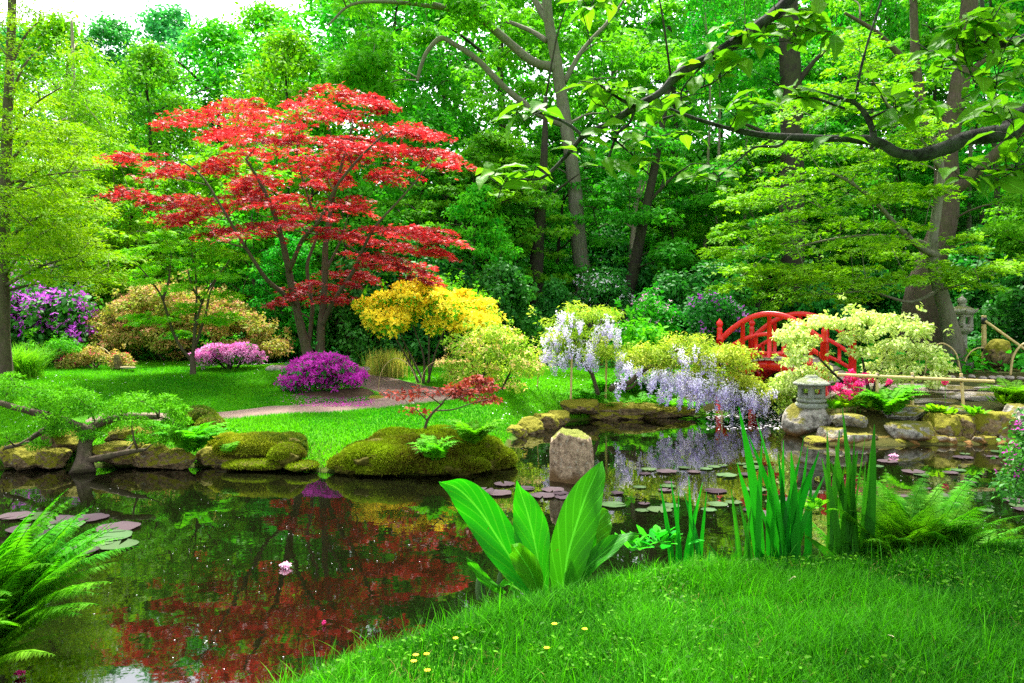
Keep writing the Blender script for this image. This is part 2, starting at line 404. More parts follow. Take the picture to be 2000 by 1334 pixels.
M = dict(
    lime=leaf_mat('leaf_lime', (.065, .29, .005), (.24, .51, .008), tr=.45),
    bright=leaf_mat('leaf_bright', (.04, .29, .010), (.18, .53, .013), tr=.45),
    mid=leaf_mat('leaf_mid', (.014, .23, .010), (.09, .47, .017), tr=.42),
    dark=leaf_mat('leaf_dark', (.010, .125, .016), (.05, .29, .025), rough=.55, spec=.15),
    haze_blue=leaf_mat('leaf_haze_bluish', (0.03, 0.27, 0.07), (0.1, 0.47, 0.13), tr=.45),  # haze over the far trees painted in as a paler bluish leaf colour
    cypress=leaf_mat('leaf_cypress', (0.11, 0.26, 0.002), (0.28, 0.42, 0.003), tr=.4),
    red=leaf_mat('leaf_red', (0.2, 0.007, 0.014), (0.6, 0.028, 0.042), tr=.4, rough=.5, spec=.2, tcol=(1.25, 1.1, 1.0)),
    maroon=leaf_mat('leaf_maroon', (.12, .012, .012), (.32, .04, .025), tr=.3),
    gold=leaf_mat('leaf_gold', (0.16, 0.36, 0.015), (0.5, 0.57, 0.06), tr=.4),
    cream=leaf_mat('leaf_cream', (0.255, 0.425, 0.0255), (0.765, 0.8075, 0.357), tr=.3),
    orange=leaf_mat('leaf_orange', (.16, .30, .02), (.55, .38, .12), tr=.35),
    juniper=leaf_mat('leaf_juniper', (0.02, 0.2, 0.003), (0.11, 0.45, 0.006), tr=.3, rough=.7, spec=.08),
    fernmid=leaf_mat('leaf_fern_mid', (.02, .17, .003), (.12, .42, .007), tr=.4),
    coral=leaf_mat('petal_coral', (.55, .2, .1), (.85, .45, .25), tr=.3, tcol=(1, 1, 1)),
    fern=leaf_mat('leaf_fern', (.03, .2, .003), (.14, .42, .007), tr=.45),
    grass=leaf_mat('leaf_grass', (.004, .06, .001), (.08, .37, .003), tr=.4),
    lawn=leaf_mat('leaf_lawn', (.015, .18, .001), (.15, .46, .003), tr=.4),
    iris=leaf_mat('leaf_iris', (.008, .12, .003), (.032, .27, .008), tr=.35, rough=.5, spec=.15),
    cherry=leaf_mat('leaf_cherry', (0.03, 0.19, 0.004), (0.13, 0.36, 0.008), tr=.6, rough=.5, spec=.12, veins=(9, .28, .035, .25, .15, 5)),
    skunk=leaf_mat('leaf_skunk', (.011, .145, .002), (.042, .265, .004), tr=.42, rough=.5, spec=.12, veins=(6.5, .42, .05, .55, .6, 8)),
    moss=leaf_mat('leaf_moss', (0.075, 0.05, 0.008), (0.22, 0.36, 0.006), tr=.2, rough=.8, spec=.05),
    wood_far=leaf_mat('leaf_far', (.03, .16, .03), (.10, .36, .05)),
    magenta=leaf_mat('petal_magenta', (0.5, 0.012, 0.36), (0.86, 0.09, 0.62), tr=.3, tcol=(1, 1, 1)),
    purple=leaf_mat('petal_purple', (.36, .03, .48), (.62, .14, .72), tr=.3, tcol=(1, 1, 1)),
    pink=leaf_mat('petal_pink', (.75, .16, .52), (.95, .42, .75), tr=.3, tcol=(1, 1, 1)),
    palepink=leaf_mat('petal_palepink', (.7, .3, .55), (.9, .6, .75), tr=.3, tcol=(1, 1, 1)),
    yellow=leaf_mat('petal_yellow', (.93, .64, .015), (.97, .84, .06), tr=.3, tcol=(1, 1, 1)),
    peach=leaf_mat('petal_peach', (.85, .5, .12), (.9, .68, .35), tr=.3, tcol=(1, 1, 1)),
    wisteria=leaf_mat('petal_wisteria', (0.5, 0.42, 0.78), (0.92, 0.88, 0.97), tr=.3, tcol=(1, 1, 1)),
    crimson=leaf_mat('petal_crimson', (.62, .01, .12), (.85, .05, .28), tr=.3, tcol=(1, 1, 1)),
    white=leaf_mat('petal_white', (.7, .66, .68), (.88, .85, .88), tr=.2, tcol=(1, 1, 1)),
    pad=leaf_mat('leaf_lily', (0.03, 0.02, 0.025), (0.075, 0.055, 0.06), tr=.05, rough=.5, spec=.02),
    padgreen=leaf_mat('leaf_lily_green', (0.03, 0.06, 0.02), (0.07, 0.12, 0.05), tr=.05, rough=.5, spec=.02),
    bark=bark_mat('bark_brown', (.045, .03, .02), (.14, .10, .07), (.07, .09, .015), .3),
    barkdark=bark_mat('bark_dark', (.018, .013, .01), (.06, .045, .035), (.05, .07, .015), .35),
    barkgrey=bark_mat('bark_grey', (.10, .09, .06), (.25, .23, .165), (.12, .14, .05), .3, 4),
    barkpale=bark_mat('bark_pale', (.20, .16, .10), (.42, .35, .25)),
    cherrybark=bark_mat('bark_cherry', (.005, .004, .003), (.024, .019, .016), (.13, .14, .10), .35, 34),
    rock=stone_mat('stone_grey', (.08, .07, .055), (.42, .38, .31), (.14, .13, .012), .4, .45, 5, (.15, .075, .015)),
    rockmoss=stone_mat('stone_mossy', (.05, .035, .015), (.30, .20, .09), (.17, .16, .008), .75, .25, 6),
    standing=stone_mat('stone_standing', (.12, .075, .042), (.52, .37, .23), (.14, .16, .02), .3, .35, 8, (.14, .08, .03)),
    lantern=stone_mat('stone_lantern', (.19, .21, .16), (.36, .38, .30), (.17, .2, .09), .25, .3, 14),
    lanternold=stone_mat('stone_lantern_old', (.24, .23, .17), (.46, .43, .34), (.16, .17, .06), .25, .3, 9),
    slab=stone_mat('stone_slab', (.26, .22, .18), (.46, .40, .34), (.14, .12, .03), .2, .2, 4),
    bamboo=plain_mat('bamboo', (.42, .30, .10), (.62, .48, .20), .4, 30),
    red_paint=plain_mat('red_paint', (.62, .008, .006), (.72, .012, .008), .34, 5, .45, .12),
    deck=plain_mat('deck_boards', (.22, .18, .13), (.38, .33, .25), .8, 12),
    black=plain_mat('black_cord', (.012, .011, .01), (.03, .028, .025), .7, 30),
    hollow=plain_mat('dark_hollow', (.01, .01, .008), (.02, .02, .016), .9, 10),
)

# ------------------------------------------------------------------ ground, pond, path
def D0(py): return F * CH / (py - H0)                 # distance of a point on the water at photo row py
shore = []
for px, py in [(-330, 960), (-60, 921), (60, 913), (150, 911), (300, 911), (450, 912), (560, 916), (640, 923), (740, 928), (830, 930), (930, 922), (995, 905),
               (992, 880), (1000, 862), (1050, 842), (1105, 824), (1200, 816), (1330, 812), (1395, 800), (1420, 790), (1450, 776)]:
    shore.append((X(px, D0(py)), D0(py)))
shore += [(6.2, 21), (7.6, 23), (8.6, 22.2), (7.2, 19.0)]
for px, py in [(1535, 800), (1545, 848), (1600, 868), (1700, 872), (1800, 870), (1950, 868), (2100, 866), (2400, 870)]:
    shore.append((X(px, D0(py)), D0(py)))
shore += [(12, 10.5), (12, 6.6), (7.5, 6.1), (5.2, 5.85), (3.68, 5.75), (2.7, 5.7), (1.8, 5.63), (.95, 5.42), (.35, 5.08), (-.15, 4.76), (-.62, 4.42), (-.98, 4.15), (-1.25, 3.75),
          (-1.4, 3.3), (-1.5, 2.5), (-1.6, 1.6), (-2.2, .9), (-2.9, 1.3), (-3.0, 2.6), (-2.8, 3.6), (-2.75, 4.1), (-3.2, 4.9), (-3.9, 6.0), (-5.0, 7.4), (-6.6, 8.6)]
SH = A(shore); SH2 = np.roll(SH, -1, 0)
def sdf(p):
    """signed distance to the pond outline in plan, + on land"""
    p = np.asarray(p, float); out = np.empty(len(p))
    for s in range(0, len(p), 20000):
        q = p[s:s + 20000]; d = q[:, None] - SH[None]; e = (SH2 - SH)[None]
        t = np.clip((d * e).sum(-1) / (e * e).sum(-1), 0, 1); m = np.linalg.norm(d - e * t[..., None], axis=-1).min(1)
        y = q[:, 1:2]; c = ((SH[None, :, 1] <= y) != (SH2[None, :, 1] <= y))
        xx = SH[None, :, 0] + (y - SH[None, :, 1]) / np.where(np.abs(e[..., 1]) < 1e-9, 1e-9, e[..., 1]) * e[..., 0]
        ins = (c & (q[:, :1] < xx)).sum(1) % 2 == 1
        out[s:s + 20000] = np.where(ins, -m, m)
    return out
def gp(px, py, D): p = P(px, py, D); return (p[0], p[1], p[2])
LC = A([(0, 0, .46), (0, 2, .44), (2, 2, .44), (-1, 2.5, .36), (1, 3.3, .42), (2.2, 3.3, .46), (-.6, 3.6, .3), (.6, 4.4, .34), (2.2, 5, .36), (4, 5, .4), (8, 4, .5), (-4, 3.5, .3), (-6, 5, .3),
        gp(430, 815, 12.6), gp(650, 806, 12.9), (-7, 11.5, .3), gp(200, 790, 13.6), gp(376, 732, 16.2), gp(250, 715, 18.2), gp(60, 740, 15), gp(600, 702, 16.8), gp(560, 772, 14.4), gp(500, 760, 14.6),
        gp(640, 775, 14.5), gp(830, 762, 16.4), gp(720, 742, 17), gp(1000, 722, 18), gp(1060, 742, 16.3), gp(950, 800, 12.6), gp(1100, 765, 15.4), gp(800, 845, 10.9), (-2.6, 10.6, .25), (-5, 10.8, .26),
        gp(850, 780, 13.8), (3, 16.3, .3), (3, 18.5, .6), (4.5, 20.5, .5), (9.5, 21, .6), gp(1600, 755, 15), gp(1700, 750, 15), gp(1880, 715, 20), gp(1800, 752, 15.4), gp(1900, 790, 13.2), gp(1700, 800, 13),
        (7, 12.6, .38), (10, 13, .5), (14, 18, .7), (0, 26, .9), (-9, 26, .95), (9, 30, 1.1), (-20, 30, 1.1), (20, 30, 1.2), (0, 45, 1.4), (-30, 60, 1.8), (30, 60, 1.8), (0, 90, 2), (-15, 15, .8), (20, 5, .8), (-20, -10, .6), (20, -20, .6), (0, -60, .6)])
def land(p):
    d = np.linalg.norm(p[:, None] - LC[None, :, :2], axis=-1); s = .9 + .05 * np.abs(p[:, 1:2])
    w = 1 / (d * d + s * s * .35) ** 1.8
    return (w * LC[None, :, 2]).sum(1) / w.sum(1)
def axis(a, b, step, lim, g=1.18):
    c = list(np.arange(a, b + step / 2, step)); s = step
    while c[-1] < lim: s *= g; c.append(c[-1] + s)
    s = step
    while c[0] > -lim: s *= g; c.insert(0, c[0] - s)
    return A(c)
GX = axis(-9, 12, .13, 320); GY = axis(1, 23.5, .13, 320)
gxx, gyy = np.meshgrid(GX, GY, indexing='ij'); gpts = np.stack([gxx.ravel(), gyy.ravel()], 1)
near = (np.abs(gpts[:, 0]) < 30) & (np.abs(gpts[:, 1]) < 40)
gd = np.full(len(gpts), 20.0); gd[near] = sdf(gpts[near])
gl = np.concatenate([land(gpts[s:s + 20000]) for s in range(0, len(gpts), 20000)])
sm = lambda x: np.clip(x, 0, 1) ** 2 * (3 - 2 * np.clip(x, 0, 1))
bankw = np.where(gpts[:, 1] < 6.5, .45, 1.3)
gz_ = np.where(gd > 0, .02 + (gl - .02) * sm((gd / bankw) ** .8), np.maximum(-.7, gd * 1.3 - .0))
gz_ = gz_ + np.where(gd > .2, .02 * noise3(np.c_[gpts, np.zeros(len(gpts))], 1.1), 0)
GZ = gz_.reshape(gxx.shape); GD = gd.reshape(gxx.shape)
def bil(G, x, y):
    x = np.asarray(x, float); y = np.asarray(y, float)
    i = np.clip(np.searchsorted(GX, x) - 1, 0, len(GX) - 2); j = np.clip(np.searchsorted(GY, y) - 1, 0, len(GY) - 2)
    u = (x - GX[i]) / (GX[i + 1] - GX[i]); v = (y - GY[j]) / (GY[j + 1] - GY[j])
    return G[i, j] * (1 - u) * (1 - v) + G[i + 1, j] * u * (1 - v) + G[i, j + 1] * (1 - u) * v + G[i + 1, j + 1] * u * v
def gz(x, y): return bil(GZ, x, y)
def ground(px, D, dz=0.0): x = X(px, D); return A([x, D, float(gz(x, D)) + dz])

PATH = A([gp(p, q, d)[:2] for p, q, d in [(180, 818, 12.3), (330, 818, 12.4), (430, 816, 12.55), (560, 809, 12.95), (680, 802, 13.25), (770, 793, 13.7), (822, 782, 14.3), (826, 770, 15.2), (780, 760, 16.1), (715, 752, 16.9), (640, 742, 17.9), (560, 728, 19.2), (480, 722, 20)]])
PW = spline(np.c_[PATH, np.zeros(len(PATH))], 140)[:, :2]
pw = np.interp(np.linspace(0, 1, 140), [0, .2, .4, .55, .7, 1], [.3, .34, .5, .95, .8, .5])
STONEPATH = spline(np.c_[A([gp(p, 700, d)[:2] for p, d in [(1560, 15.6), (1640, 15.2), (1720, 15.0), (1800, 14.9), (1900, 14.6), (2050, 14.2), (2300, 14)]]), np.zeros(7)], 100)[:, :2]
BED = A([X(640, 14.3), 14.45]); BED2 = A([X(600, 16.8), 16.6])
def path_d(p):
    p = np.asarray(p, float)
    a = (np.linalg.norm(p[:, None] - PW[None], axis=-1) - pw[None]).min(1)
    b = (np.linalg.norm(p[:, None] - STONEPATH[None], axis=-1) - .55).min(1)
    return np.minimum(a, b)

nx, ny = gxx.shape
i, j = np.meshgrid(np.arange(nx - 1), np.arange(ny - 1), indexing='ij'); i = i.ravel(); j = j.ravel()
# tint: x lawn share, y moss/soil share
lawn_mask = (gd > .05) & (gpts[:, 1] > 9.8) & (gpts[:, 1] < 19.5) & (gpts[:, 0] < 3.3)
lawn = np.where(gpts[:, 1] < 6.6, 1.0, np.where(lawn_mask, 1.0, 0.0)); lawn = np.where((gpts[:, 1] > 9.8) & (gpts[:, 1] < 11) & (gd < .8), .25, lawn)
T = np.stack([lawn, np.clip(1 - gd / .9, 0, 1), np.zeros(len(gd))], 1)
m, t_, N, L = new_mat('ground')
at = N.new('ShaderNodeAttribute'); at.attribute_name = 'tint'; xs = N.new('ShaderNodeSeparateXYZ'); L.new(at.outputs['Vector'], xs.inputs[0])
n1 = tex(N, L, 1.3, 6); n2 = tex(N, L, 22, 6, .7)
soil = ramp(N, L, n2.outputs[0], [(.3, (.012, .014, .005)), (.55, (.04, .05, .008)), (.75, (.09, .075, .03))])
mossc = ramp(N, L, n2.outputs[0], [(.3, (.015, .017, .003)), (.6, (.055, .048, .006)), (.8, (.09, .09, .008))])
soil = mixc(N, L, ramp(N, L, n1.outputs[0], [(.42, (0, 0, 0)), (.55, (1, 1, 1))]), soil, mossc)
gr = ramp(N, L, n2.outputs[0], [(.3, (.02, .09, .004)), (.55, (.06, .25, .005)), (.75, (.14, .36, .008))])
col = mixc(N, L, xs.outputs[0], soil, gr)
col = mixc(N, L, math_(N, L, 'MULTIPLY', xs.outputs[1], .5), col, (.05, .05, .008))
p = N.new('ShaderNodeBsdfPrincipled'); p.inputs['Roughness'].default_value = .95; p.inputs['Specular IOR Level'].default_value = .1
L.new(col, p.inputs['Base Color']); L.new(bump(N, L, n2.outputs[0], .8, .03), p.inputs['Normal'])
o = N.new('ShaderNodeOutputMaterial'); L.new(p.outputs[0], o.inputs[0]); M['ground'] = m
mb = MB(); mb.add(np.c_[gpts, gz_], np.stack([i * ny + j, (i + 1) * ny + j, (i + 1) * ny + j + 1, i * ny + j + 1], 1), T)
tag(mb.build('ground', M['ground'], base=(0, 0, 0)), 'lawns, mossy banks and forest floor around the pond', kind='structure')

m, t_, N, L = new_mat('water')
n1 = tex(N, L, 1.6, 3, .5); n2 = tex(N, L, 9, 2, .5)
p = N.new('ShaderNodeBsdfPrincipled'); p.inputs['Base Color'].default_value = (.0025, .003, .001, 1); p.inputs['Roughness'].default_value = .02
p.inputs['IOR'].default_value = 1.75; p.inputs['Specular IOR Level'].default_value = .5
h = math_(N, L, 'ADD', n1.outputs[0], math_(N, L, 'MULTIPLY', n2.outputs[0], .12))
L.new(bump(N, L, h, .05, .05), p.inputs['Normal'])
o = N.new('ShaderNodeOutputMaterial'); L.new(p.outputs[0], o.inputs[0]); M['water'] = m
mb = MB(); wx = np.linspace(-9, 14, 24); wy = np.linspace(.3, 24, 24); a, b = np.meshgrid(wx, wy, indexing='ij'); i, j = np.meshgrid(np.arange(23), np.arange(23), indexing='ij'); i = i.ravel(); j = j.ravel()
mb.add(np.c_[a.ravel(), b.ravel(), np.zeros(a.size)], np.stack([i * 24 + j, (i + 1) * 24 + j, (i + 1) * 24 + j + 1, i * 24 + j + 1], 1))
tag(mb.build('water', M['water'], base=(0, 0, 0)), 'dark still pond water mirroring the trees', kind='structure')

def strip(name, line, half, mat, dz, label, nw=9, edge=.06):
    T2 = norm(np.gradient(line, axis=0)); Sd = np.stack([T2[:, 1], -T2[:, 0]], 1); half = np.broadcast_to(half, (len(line),))
    u = np.linspace(-1, 1, nw); rag = edge * noise3(np.c_[line * 4, np.zeros(len(line))])
    q = line[:, None] + Sd[:, None] * (u[None] * (half + rag)[:, None])[..., None]; z = gz(q[..., 0], q[..., 1]) + dz
    z[:, 0] -= .05; z[:, -1] -= .05
    V = np.concatenate([q, z[..., None]], -1).reshape(-1, 3); n = len(line)
    i, j = np.meshgrid(np.arange(n - 1), np.arange(nw - 1), indexing='ij'); i = i.ravel(); j = j.ravel()
    mb = MB(); mb.add(V, np.stack([i * nw + j, i * nw + j + 1, (i + 1) * nw + j + 1, (i + 1) * nw + j], 1))
    return tag(mb.build(name, mat), label, kind='structure')
M['gravel'] = plain_mat('gravel', (.12, .08, .06), (.22, .155, .12), .9, 45, .2, .6)
M['earth'] = plain_mat('trodden_earth', (.26, .20, .16), (.46, .38, .32), .9, 14, .2, .5)
strip('path', PW, pw, M['gravel'], .03, 'grey brown gravel path winding across the lawn')
strip('path', STONEPATH, .6, M['earth'], .03, 'pale trodden path leading from the red bridge')

# ------------------------------------------------------------------ forest: prototypes and copies
def tree_proto(name, label, h, cr, z0, tr, nclump, nleaf, lsize, T, lm, bm, lean=.0, flat=.55, up=.45, crad=1.0, limbs=5, group=None, topt=.75):
    t = thing(name, label, 'tree', (0, 0, 0), group); w = Wood()
    top = A([R.normal() * .3 + lean, R.normal() * .3, h * .92])
    w.path([(0, 0, -.3), (R.normal() * .12 + lean * .2, R.normal() * .12, h * .3), (lean * .6 + R.normal() * .25, R.normal() * .25, h * .62), top], tr, tr * .15, 18, 9, .1, flare=.5)
    N0 = A(w.N)
    for k in range(limbs):
        zz = z0 + (h * .8 - z0) * (k + .5) / limbs; q = N0[np.abs(N0[:, 2] - zz).argmin()]; a = R.uniform(0, 6.28); l = cr * R.uniform(.5, .8)
        w.path([q, q + A([math.cos(a) * l * .5, math.sin(a) * l * .5, l * .35]), q + A([math.cos(a) * l, math.sin(a) * l, l * .6])], tr * .32, tr * .08, 8, 6, .1)
    cs = []
    for k in range(nclump):
        u = (k + R.random()) / nclump; zz = z0 + (h - z0) * u; prof = np.sin(np.pi * min(1, (u * .86 + .14)) ** topt) ** .6
        rr = cr * prof * math.sqrt(R.uniform(.12, 1)); a = R.uniform(0, 6.28)
        cs.append(A([rr * math.cos(a) + lean * u, rr * math.sin(a), zz]))
    w.grow(cs, .015, .1, 4)
    w.mb.build('trunk', bm, t)
    mb = MB()
    for c in cs:
        r = crad * R.uniform(.5, 1.35); clump(mb, c, (r, r, r * flat), int(nleaf * (r / crad) ** 1.5), lsize, T, up=up, shell=.15, tb=np.clip(.45 + .22 * R.normal(), .05, .95), tv=.16)
    mb.build('crown', lm, t)
    return t

PA = tree_proto('broadleaf_tree', '', 16, 4.2, 3.5, .24, 170, 100, .22, QUAD, M['mid'], M['barkdark'], crad=.85)
PB = tree_proto('broadleaf_tree', '', 17, 3.6, 6.0, .2, 140, 100, .22, QUAD, M['mid'], M['bark'], lean=.8, crad=.85, flat=.4)
PC = tree_proto('understory_tree', '', 5.2, 2.1, .6, .07, 120, 90, .13, OVAL, M['bright'], M['bark'], crad=.42, flat=.42, up=.6, topt=.6)
PD = tree_proto('understory_tree', '', 6.5, 2.5, 1.6, .09, 95, 120, .13, MAPLE3, M['bright'], M['barkdark'], crad=.6, flat=.22, up=.8)
PE = tree_proto('tall_bush', '', 3.0, 1.9, .15, .06, 90, 110, .15, OVAL, M['dark'], M['barkdark'], crad=.42, flat=.7, up=.35, topt=.45)
PF = tree_proto('slender_tree', '', 17, 1.5, 11.0, .16, 26, 130, .22, QUAD, M['mid'], M['barkdark'], crad=.9, limbs=2)
USED = set()
def put(proto, px, D, h, w=1.0, mat=None, bark=None, label=None, group=None, name=None, sink=.1):
    h0 = {PA: 16, PB: 17, PC: 5.2, PD: 6.5, PE: 3.0, PF: 17}[proto]; s = h / h0
    g = ground(px, D, -sink); mats = {}
    if mat: mats['crown'] = M[mat]
    if bark: mats['trunk'] = M[bark]
    return copy_tree(proto, g, R.uniform(0, 6.28), (s * w, s * w, s), label, group, mats)

WL = 'trees of the wood behind the garden'
for px, D, h, w, mat, lab in [
    (-120, 34, 12.8, 1.1, 'bright', 'tall leafy tree at the far left edge of the wood'),
    (40, 44, 16.7, 1.0, 'haze_blue', 'tall tree with haze tinted leaves rising behind the feathery cypress'),
    (120, 38, 15.1, 1.0, 'lime', 'tall yellow green tree right behind the cypress crown'),
    (215, 46, 17.6, .95, 'haze_blue', 'tree with haze tinted bluish leaves whose top meets the open sky at upper left'),
    (290, 36, 13.1, 1.0, 'bright', 'bright green tree standing over the orange azalea dome'),
    (330, 48, 19.2, 1.0, 'haze_blue', 'pale haze tinted tree behind the left tip of the red maple'),
    (430, 42, 16.3, 1.1, 'bright', 'broad bright tree above the top left sprays of the red maple'),
    (520, 50, 20.1, 1.0, 'lime', 'tall yellow green tree reaching the sky beside the haze tinted trees'),
    (560, 34, 13.1, 1.0, 'lime', 'lime green tree close behind the red maple crown'),
    (660, 44, 19.5, 1.1, 'bright', 'tall bright tree directly behind the top of the red maple'),
    (760, 36, 17.1, 1.0, 'mid', 'mid green tree between the red maple and the big beech'),
    (860, 46, 21.8, 1.1, 'mid', 'tall dark green tree left of the big beech trunk')]:
    put([PA, PB][int(px) % 2], px, D, h, w, mat, None, lab, WL)
for px, D, h, w, mat, pr, lab in [
    (985, 38, 21, 1.0, 'mid', PA, 'tall tree whose crown fills the gap left of the beech'),
    (1190, 48, 25, 1.1, 'bright', PB, 'far tall tree just right of the big beech trunk'),
    (1310, 40, 21, 1.0, 'mid', PA, 'leafy tree behind the tip of the upper cherry branch'),
    (1400, 52, 26, 1.0, 'haze_blue', PB, 'far haze tinted tree above the purple rhododendron'),
    (1640, 44, 23, 1.05, 'mid', PA, 'tall tree right of the thick dark trunk behind the bridge'),
    (1730, 54, 26, 1.1, 'bright', PB, 'far bright tree behind the green maple by the bridge'),
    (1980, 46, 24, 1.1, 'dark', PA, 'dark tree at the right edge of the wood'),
    (2120, 36, 22, 1.1, 'mid', PB, 'tall tree leaning in from beyond the right edge'),
    (2250, 28, 20, 1.2, 'mid', PA, 'broad tree outside the path at far right')]:
    put(pr, px, D, h, w, mat, None, lab, WL)
TR = 'thin trunks in the right hand wood'
for px, D, h, bk, lab in [(1375, 30, 15, 'barkpale', 'slim pale trunk nearest the purple rhododendron'), (1452, 31, 15, 'barkpale', 'slim pale trunk above the left end of the red bridge'), (1395, 33, 16, 'barkpale', 'second slim pale trunk beside the purple rhododendron'),
                      (1478, 34, 17, 'barkgrey', 'grey slim trunk left of the thick dark trunk'),
                      (1600, 34, 17, 'barkdark', 'slim dark trunk right of the thick dark trunk'), (1695, 35, 18, 'barkdark', 'slim dark trunk above the pale cream shrub'),
                      (1755, 33, 17, 'barkdark', 'slim dark trunk just left of the stout leaning trunk'), (1892, 30, 17, 'barkgrey', 'slim trunk rising behind the tall stone lantern'),
                      (1922, 36, 18, 'barkdark', 'thin trunk seen over the tall bamboo post'), (1952, 27, 17, 'barkdark', 'straight dark trunk right of the tall bamboo post'),
                      (1984, 31, 17, 'barkgrey', 'rightmost slim trunk in the wood'), (2040, 28, 17, 'barkdark', 'slim trunk at the frame edge of the wood')]:
    put(PF, px, D, h, .75 if bk != 'barkpale' else .6, 'mid', bk, lab, TR)
UN = 'young trees and bushes under the wood'
for pr, px, D, h, w, mat, lab in [
    (PC, 40, 25, 6, 1.1, 'bright', 'young bright tree behind the magenta rhododendron'), (PC, 170, 27, 6.5, 1.2, 'lime', 'young lime tree behind the left side of the orange azalea'),
    (PD, 240, 23, 6, 1.0, 'lime', 'flat layered lime tree above the orange azalea dome'), (PC, 300, 25, 5, 1.2, 'bright', 'young green tree behind the little forked maple'),
    (PC, 420, 24, 6, 1.1, 'lime', 'young lime tree behind the pink azalea'), (PC, 510, 22.5, 5.2, 1.0, 'bright', 'young green tree behind the left stem of the red maple'),
    (PD, 600, 25, 7.5, 1.0, 'bright', 'layered young tree seen through the red maple stems'), (PC, 560, 21, 3.4, .9, 'mid', 'mid green bush at the feet of the red maple'),
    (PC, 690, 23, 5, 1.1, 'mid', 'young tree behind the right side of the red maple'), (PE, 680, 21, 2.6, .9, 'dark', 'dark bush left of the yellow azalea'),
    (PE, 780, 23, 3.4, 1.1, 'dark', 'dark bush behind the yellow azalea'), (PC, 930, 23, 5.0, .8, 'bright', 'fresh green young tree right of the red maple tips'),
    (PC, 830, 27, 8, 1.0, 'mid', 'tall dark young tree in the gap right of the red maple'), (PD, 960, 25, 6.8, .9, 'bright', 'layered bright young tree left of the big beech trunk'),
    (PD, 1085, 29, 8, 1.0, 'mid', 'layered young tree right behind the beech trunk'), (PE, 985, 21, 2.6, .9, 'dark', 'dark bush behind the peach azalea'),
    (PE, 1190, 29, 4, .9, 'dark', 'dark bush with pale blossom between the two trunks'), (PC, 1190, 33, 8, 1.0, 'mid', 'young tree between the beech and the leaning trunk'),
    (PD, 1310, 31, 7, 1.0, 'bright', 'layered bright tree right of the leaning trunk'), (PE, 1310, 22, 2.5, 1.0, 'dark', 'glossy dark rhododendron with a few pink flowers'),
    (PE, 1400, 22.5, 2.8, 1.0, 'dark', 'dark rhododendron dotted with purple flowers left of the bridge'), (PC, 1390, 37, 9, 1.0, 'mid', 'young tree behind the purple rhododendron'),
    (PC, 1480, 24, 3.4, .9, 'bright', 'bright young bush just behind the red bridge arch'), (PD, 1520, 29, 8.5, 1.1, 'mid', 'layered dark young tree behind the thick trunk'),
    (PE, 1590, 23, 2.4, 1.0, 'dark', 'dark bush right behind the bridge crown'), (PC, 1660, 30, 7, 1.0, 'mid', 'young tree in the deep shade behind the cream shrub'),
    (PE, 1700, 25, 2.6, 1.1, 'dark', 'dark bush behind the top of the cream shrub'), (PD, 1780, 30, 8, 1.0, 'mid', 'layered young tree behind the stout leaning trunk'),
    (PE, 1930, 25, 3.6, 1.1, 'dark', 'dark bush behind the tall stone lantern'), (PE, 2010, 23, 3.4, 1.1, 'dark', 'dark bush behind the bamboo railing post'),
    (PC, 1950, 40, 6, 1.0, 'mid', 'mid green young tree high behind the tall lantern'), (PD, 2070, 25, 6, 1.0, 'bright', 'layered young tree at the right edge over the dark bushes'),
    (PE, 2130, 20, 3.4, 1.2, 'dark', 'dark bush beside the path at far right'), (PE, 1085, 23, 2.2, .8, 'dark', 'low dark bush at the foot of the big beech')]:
    put(pr, px, D, h, w, mat, None, lab, UN)
# the six source trees stand in the wood too
for pr, px, D, h, lab, grp in [(PA, 1530, 50, 25, 'far tall tree behind the thick dark trunk', WL), (PB, 1860, 50, 24, 'tall tree behind the forked oak', WL), (PC, 1330, 33, 6, 'young green tree right of the foot of the leaning trunk', UN),
                          (PD, 880, 25, 6, 'layered young tree above the yellow azalea', UN), (PE, 860, 22, 3, 'dark bush right behind the crown of the yellow azalea', UN), (PF, 1835, 36, 18, 'slim trunk hidden behind the forked oak', TR)]:
    h0 = {PA: 16, PB: 17, PC: 5.2, PD: 6.5, PE: 3.0, PF: 17}[pr]; pr.location = ground(px, D, -.1); pr.scale = (h / h0,) * 3; tag(pr, lab, None, grp)

# far wood: nobody could count it
mb = MB()
for k in range(420):
    a = R.uniform(-.78, .78); D = R.uniform(60, 82); q = A([math.sin(a) * D, math.cos(a) * D, 0]); z = R.uniform(0, 1) ** 1.3 * (12 if a > -.1 else 9)
    clump(mb, (q[0], q[1], z + 1), (4.2, 3, 2.4), 110, 1.15, QUAD, up=.4, shell=.3, tb=R.uniform(0, .8))
tag(mb.build('far_woods', M['wood_far'], base=(0, 70, 0)), 'far dark mass of woodland foliage', kind='stuff')
# forest floor growth
mb = MB(); n = 60000; x = R.uniform(-22, 26, n); y = R.uniform(18, 42, n); k = (x > 3.2) | (y > 20.5); k &= np.abs(x) < y * .75; x, y = x[k], y[k]
k = path_d(np.c_[x, y]) > .1; x, y = x[k], y[k]; dd = bil(GD, x, y); k = dd > .2; x, y = x[k], y[k]; n = len(x)
pos = np.c_[x, y, gz(x, y) + R.random(n) ** 2 * .45]
leaves(mb, pos, norm(A([0, 0, 1.]) + .5 * R.normal(size=(n, 3))), norm(R.normal(size=(n, 3))), R.uniform(.12, .28, n), OVAL, np.clip(.5 + .3 * noise3(pos, .5) + .15 * R.normal(size=n), 0, 1))
tag(mb.build('undergrowth', M['mid'], base=(0, 25, 0)), 'low leafy ground cover on the forest floor', kind='stuff')

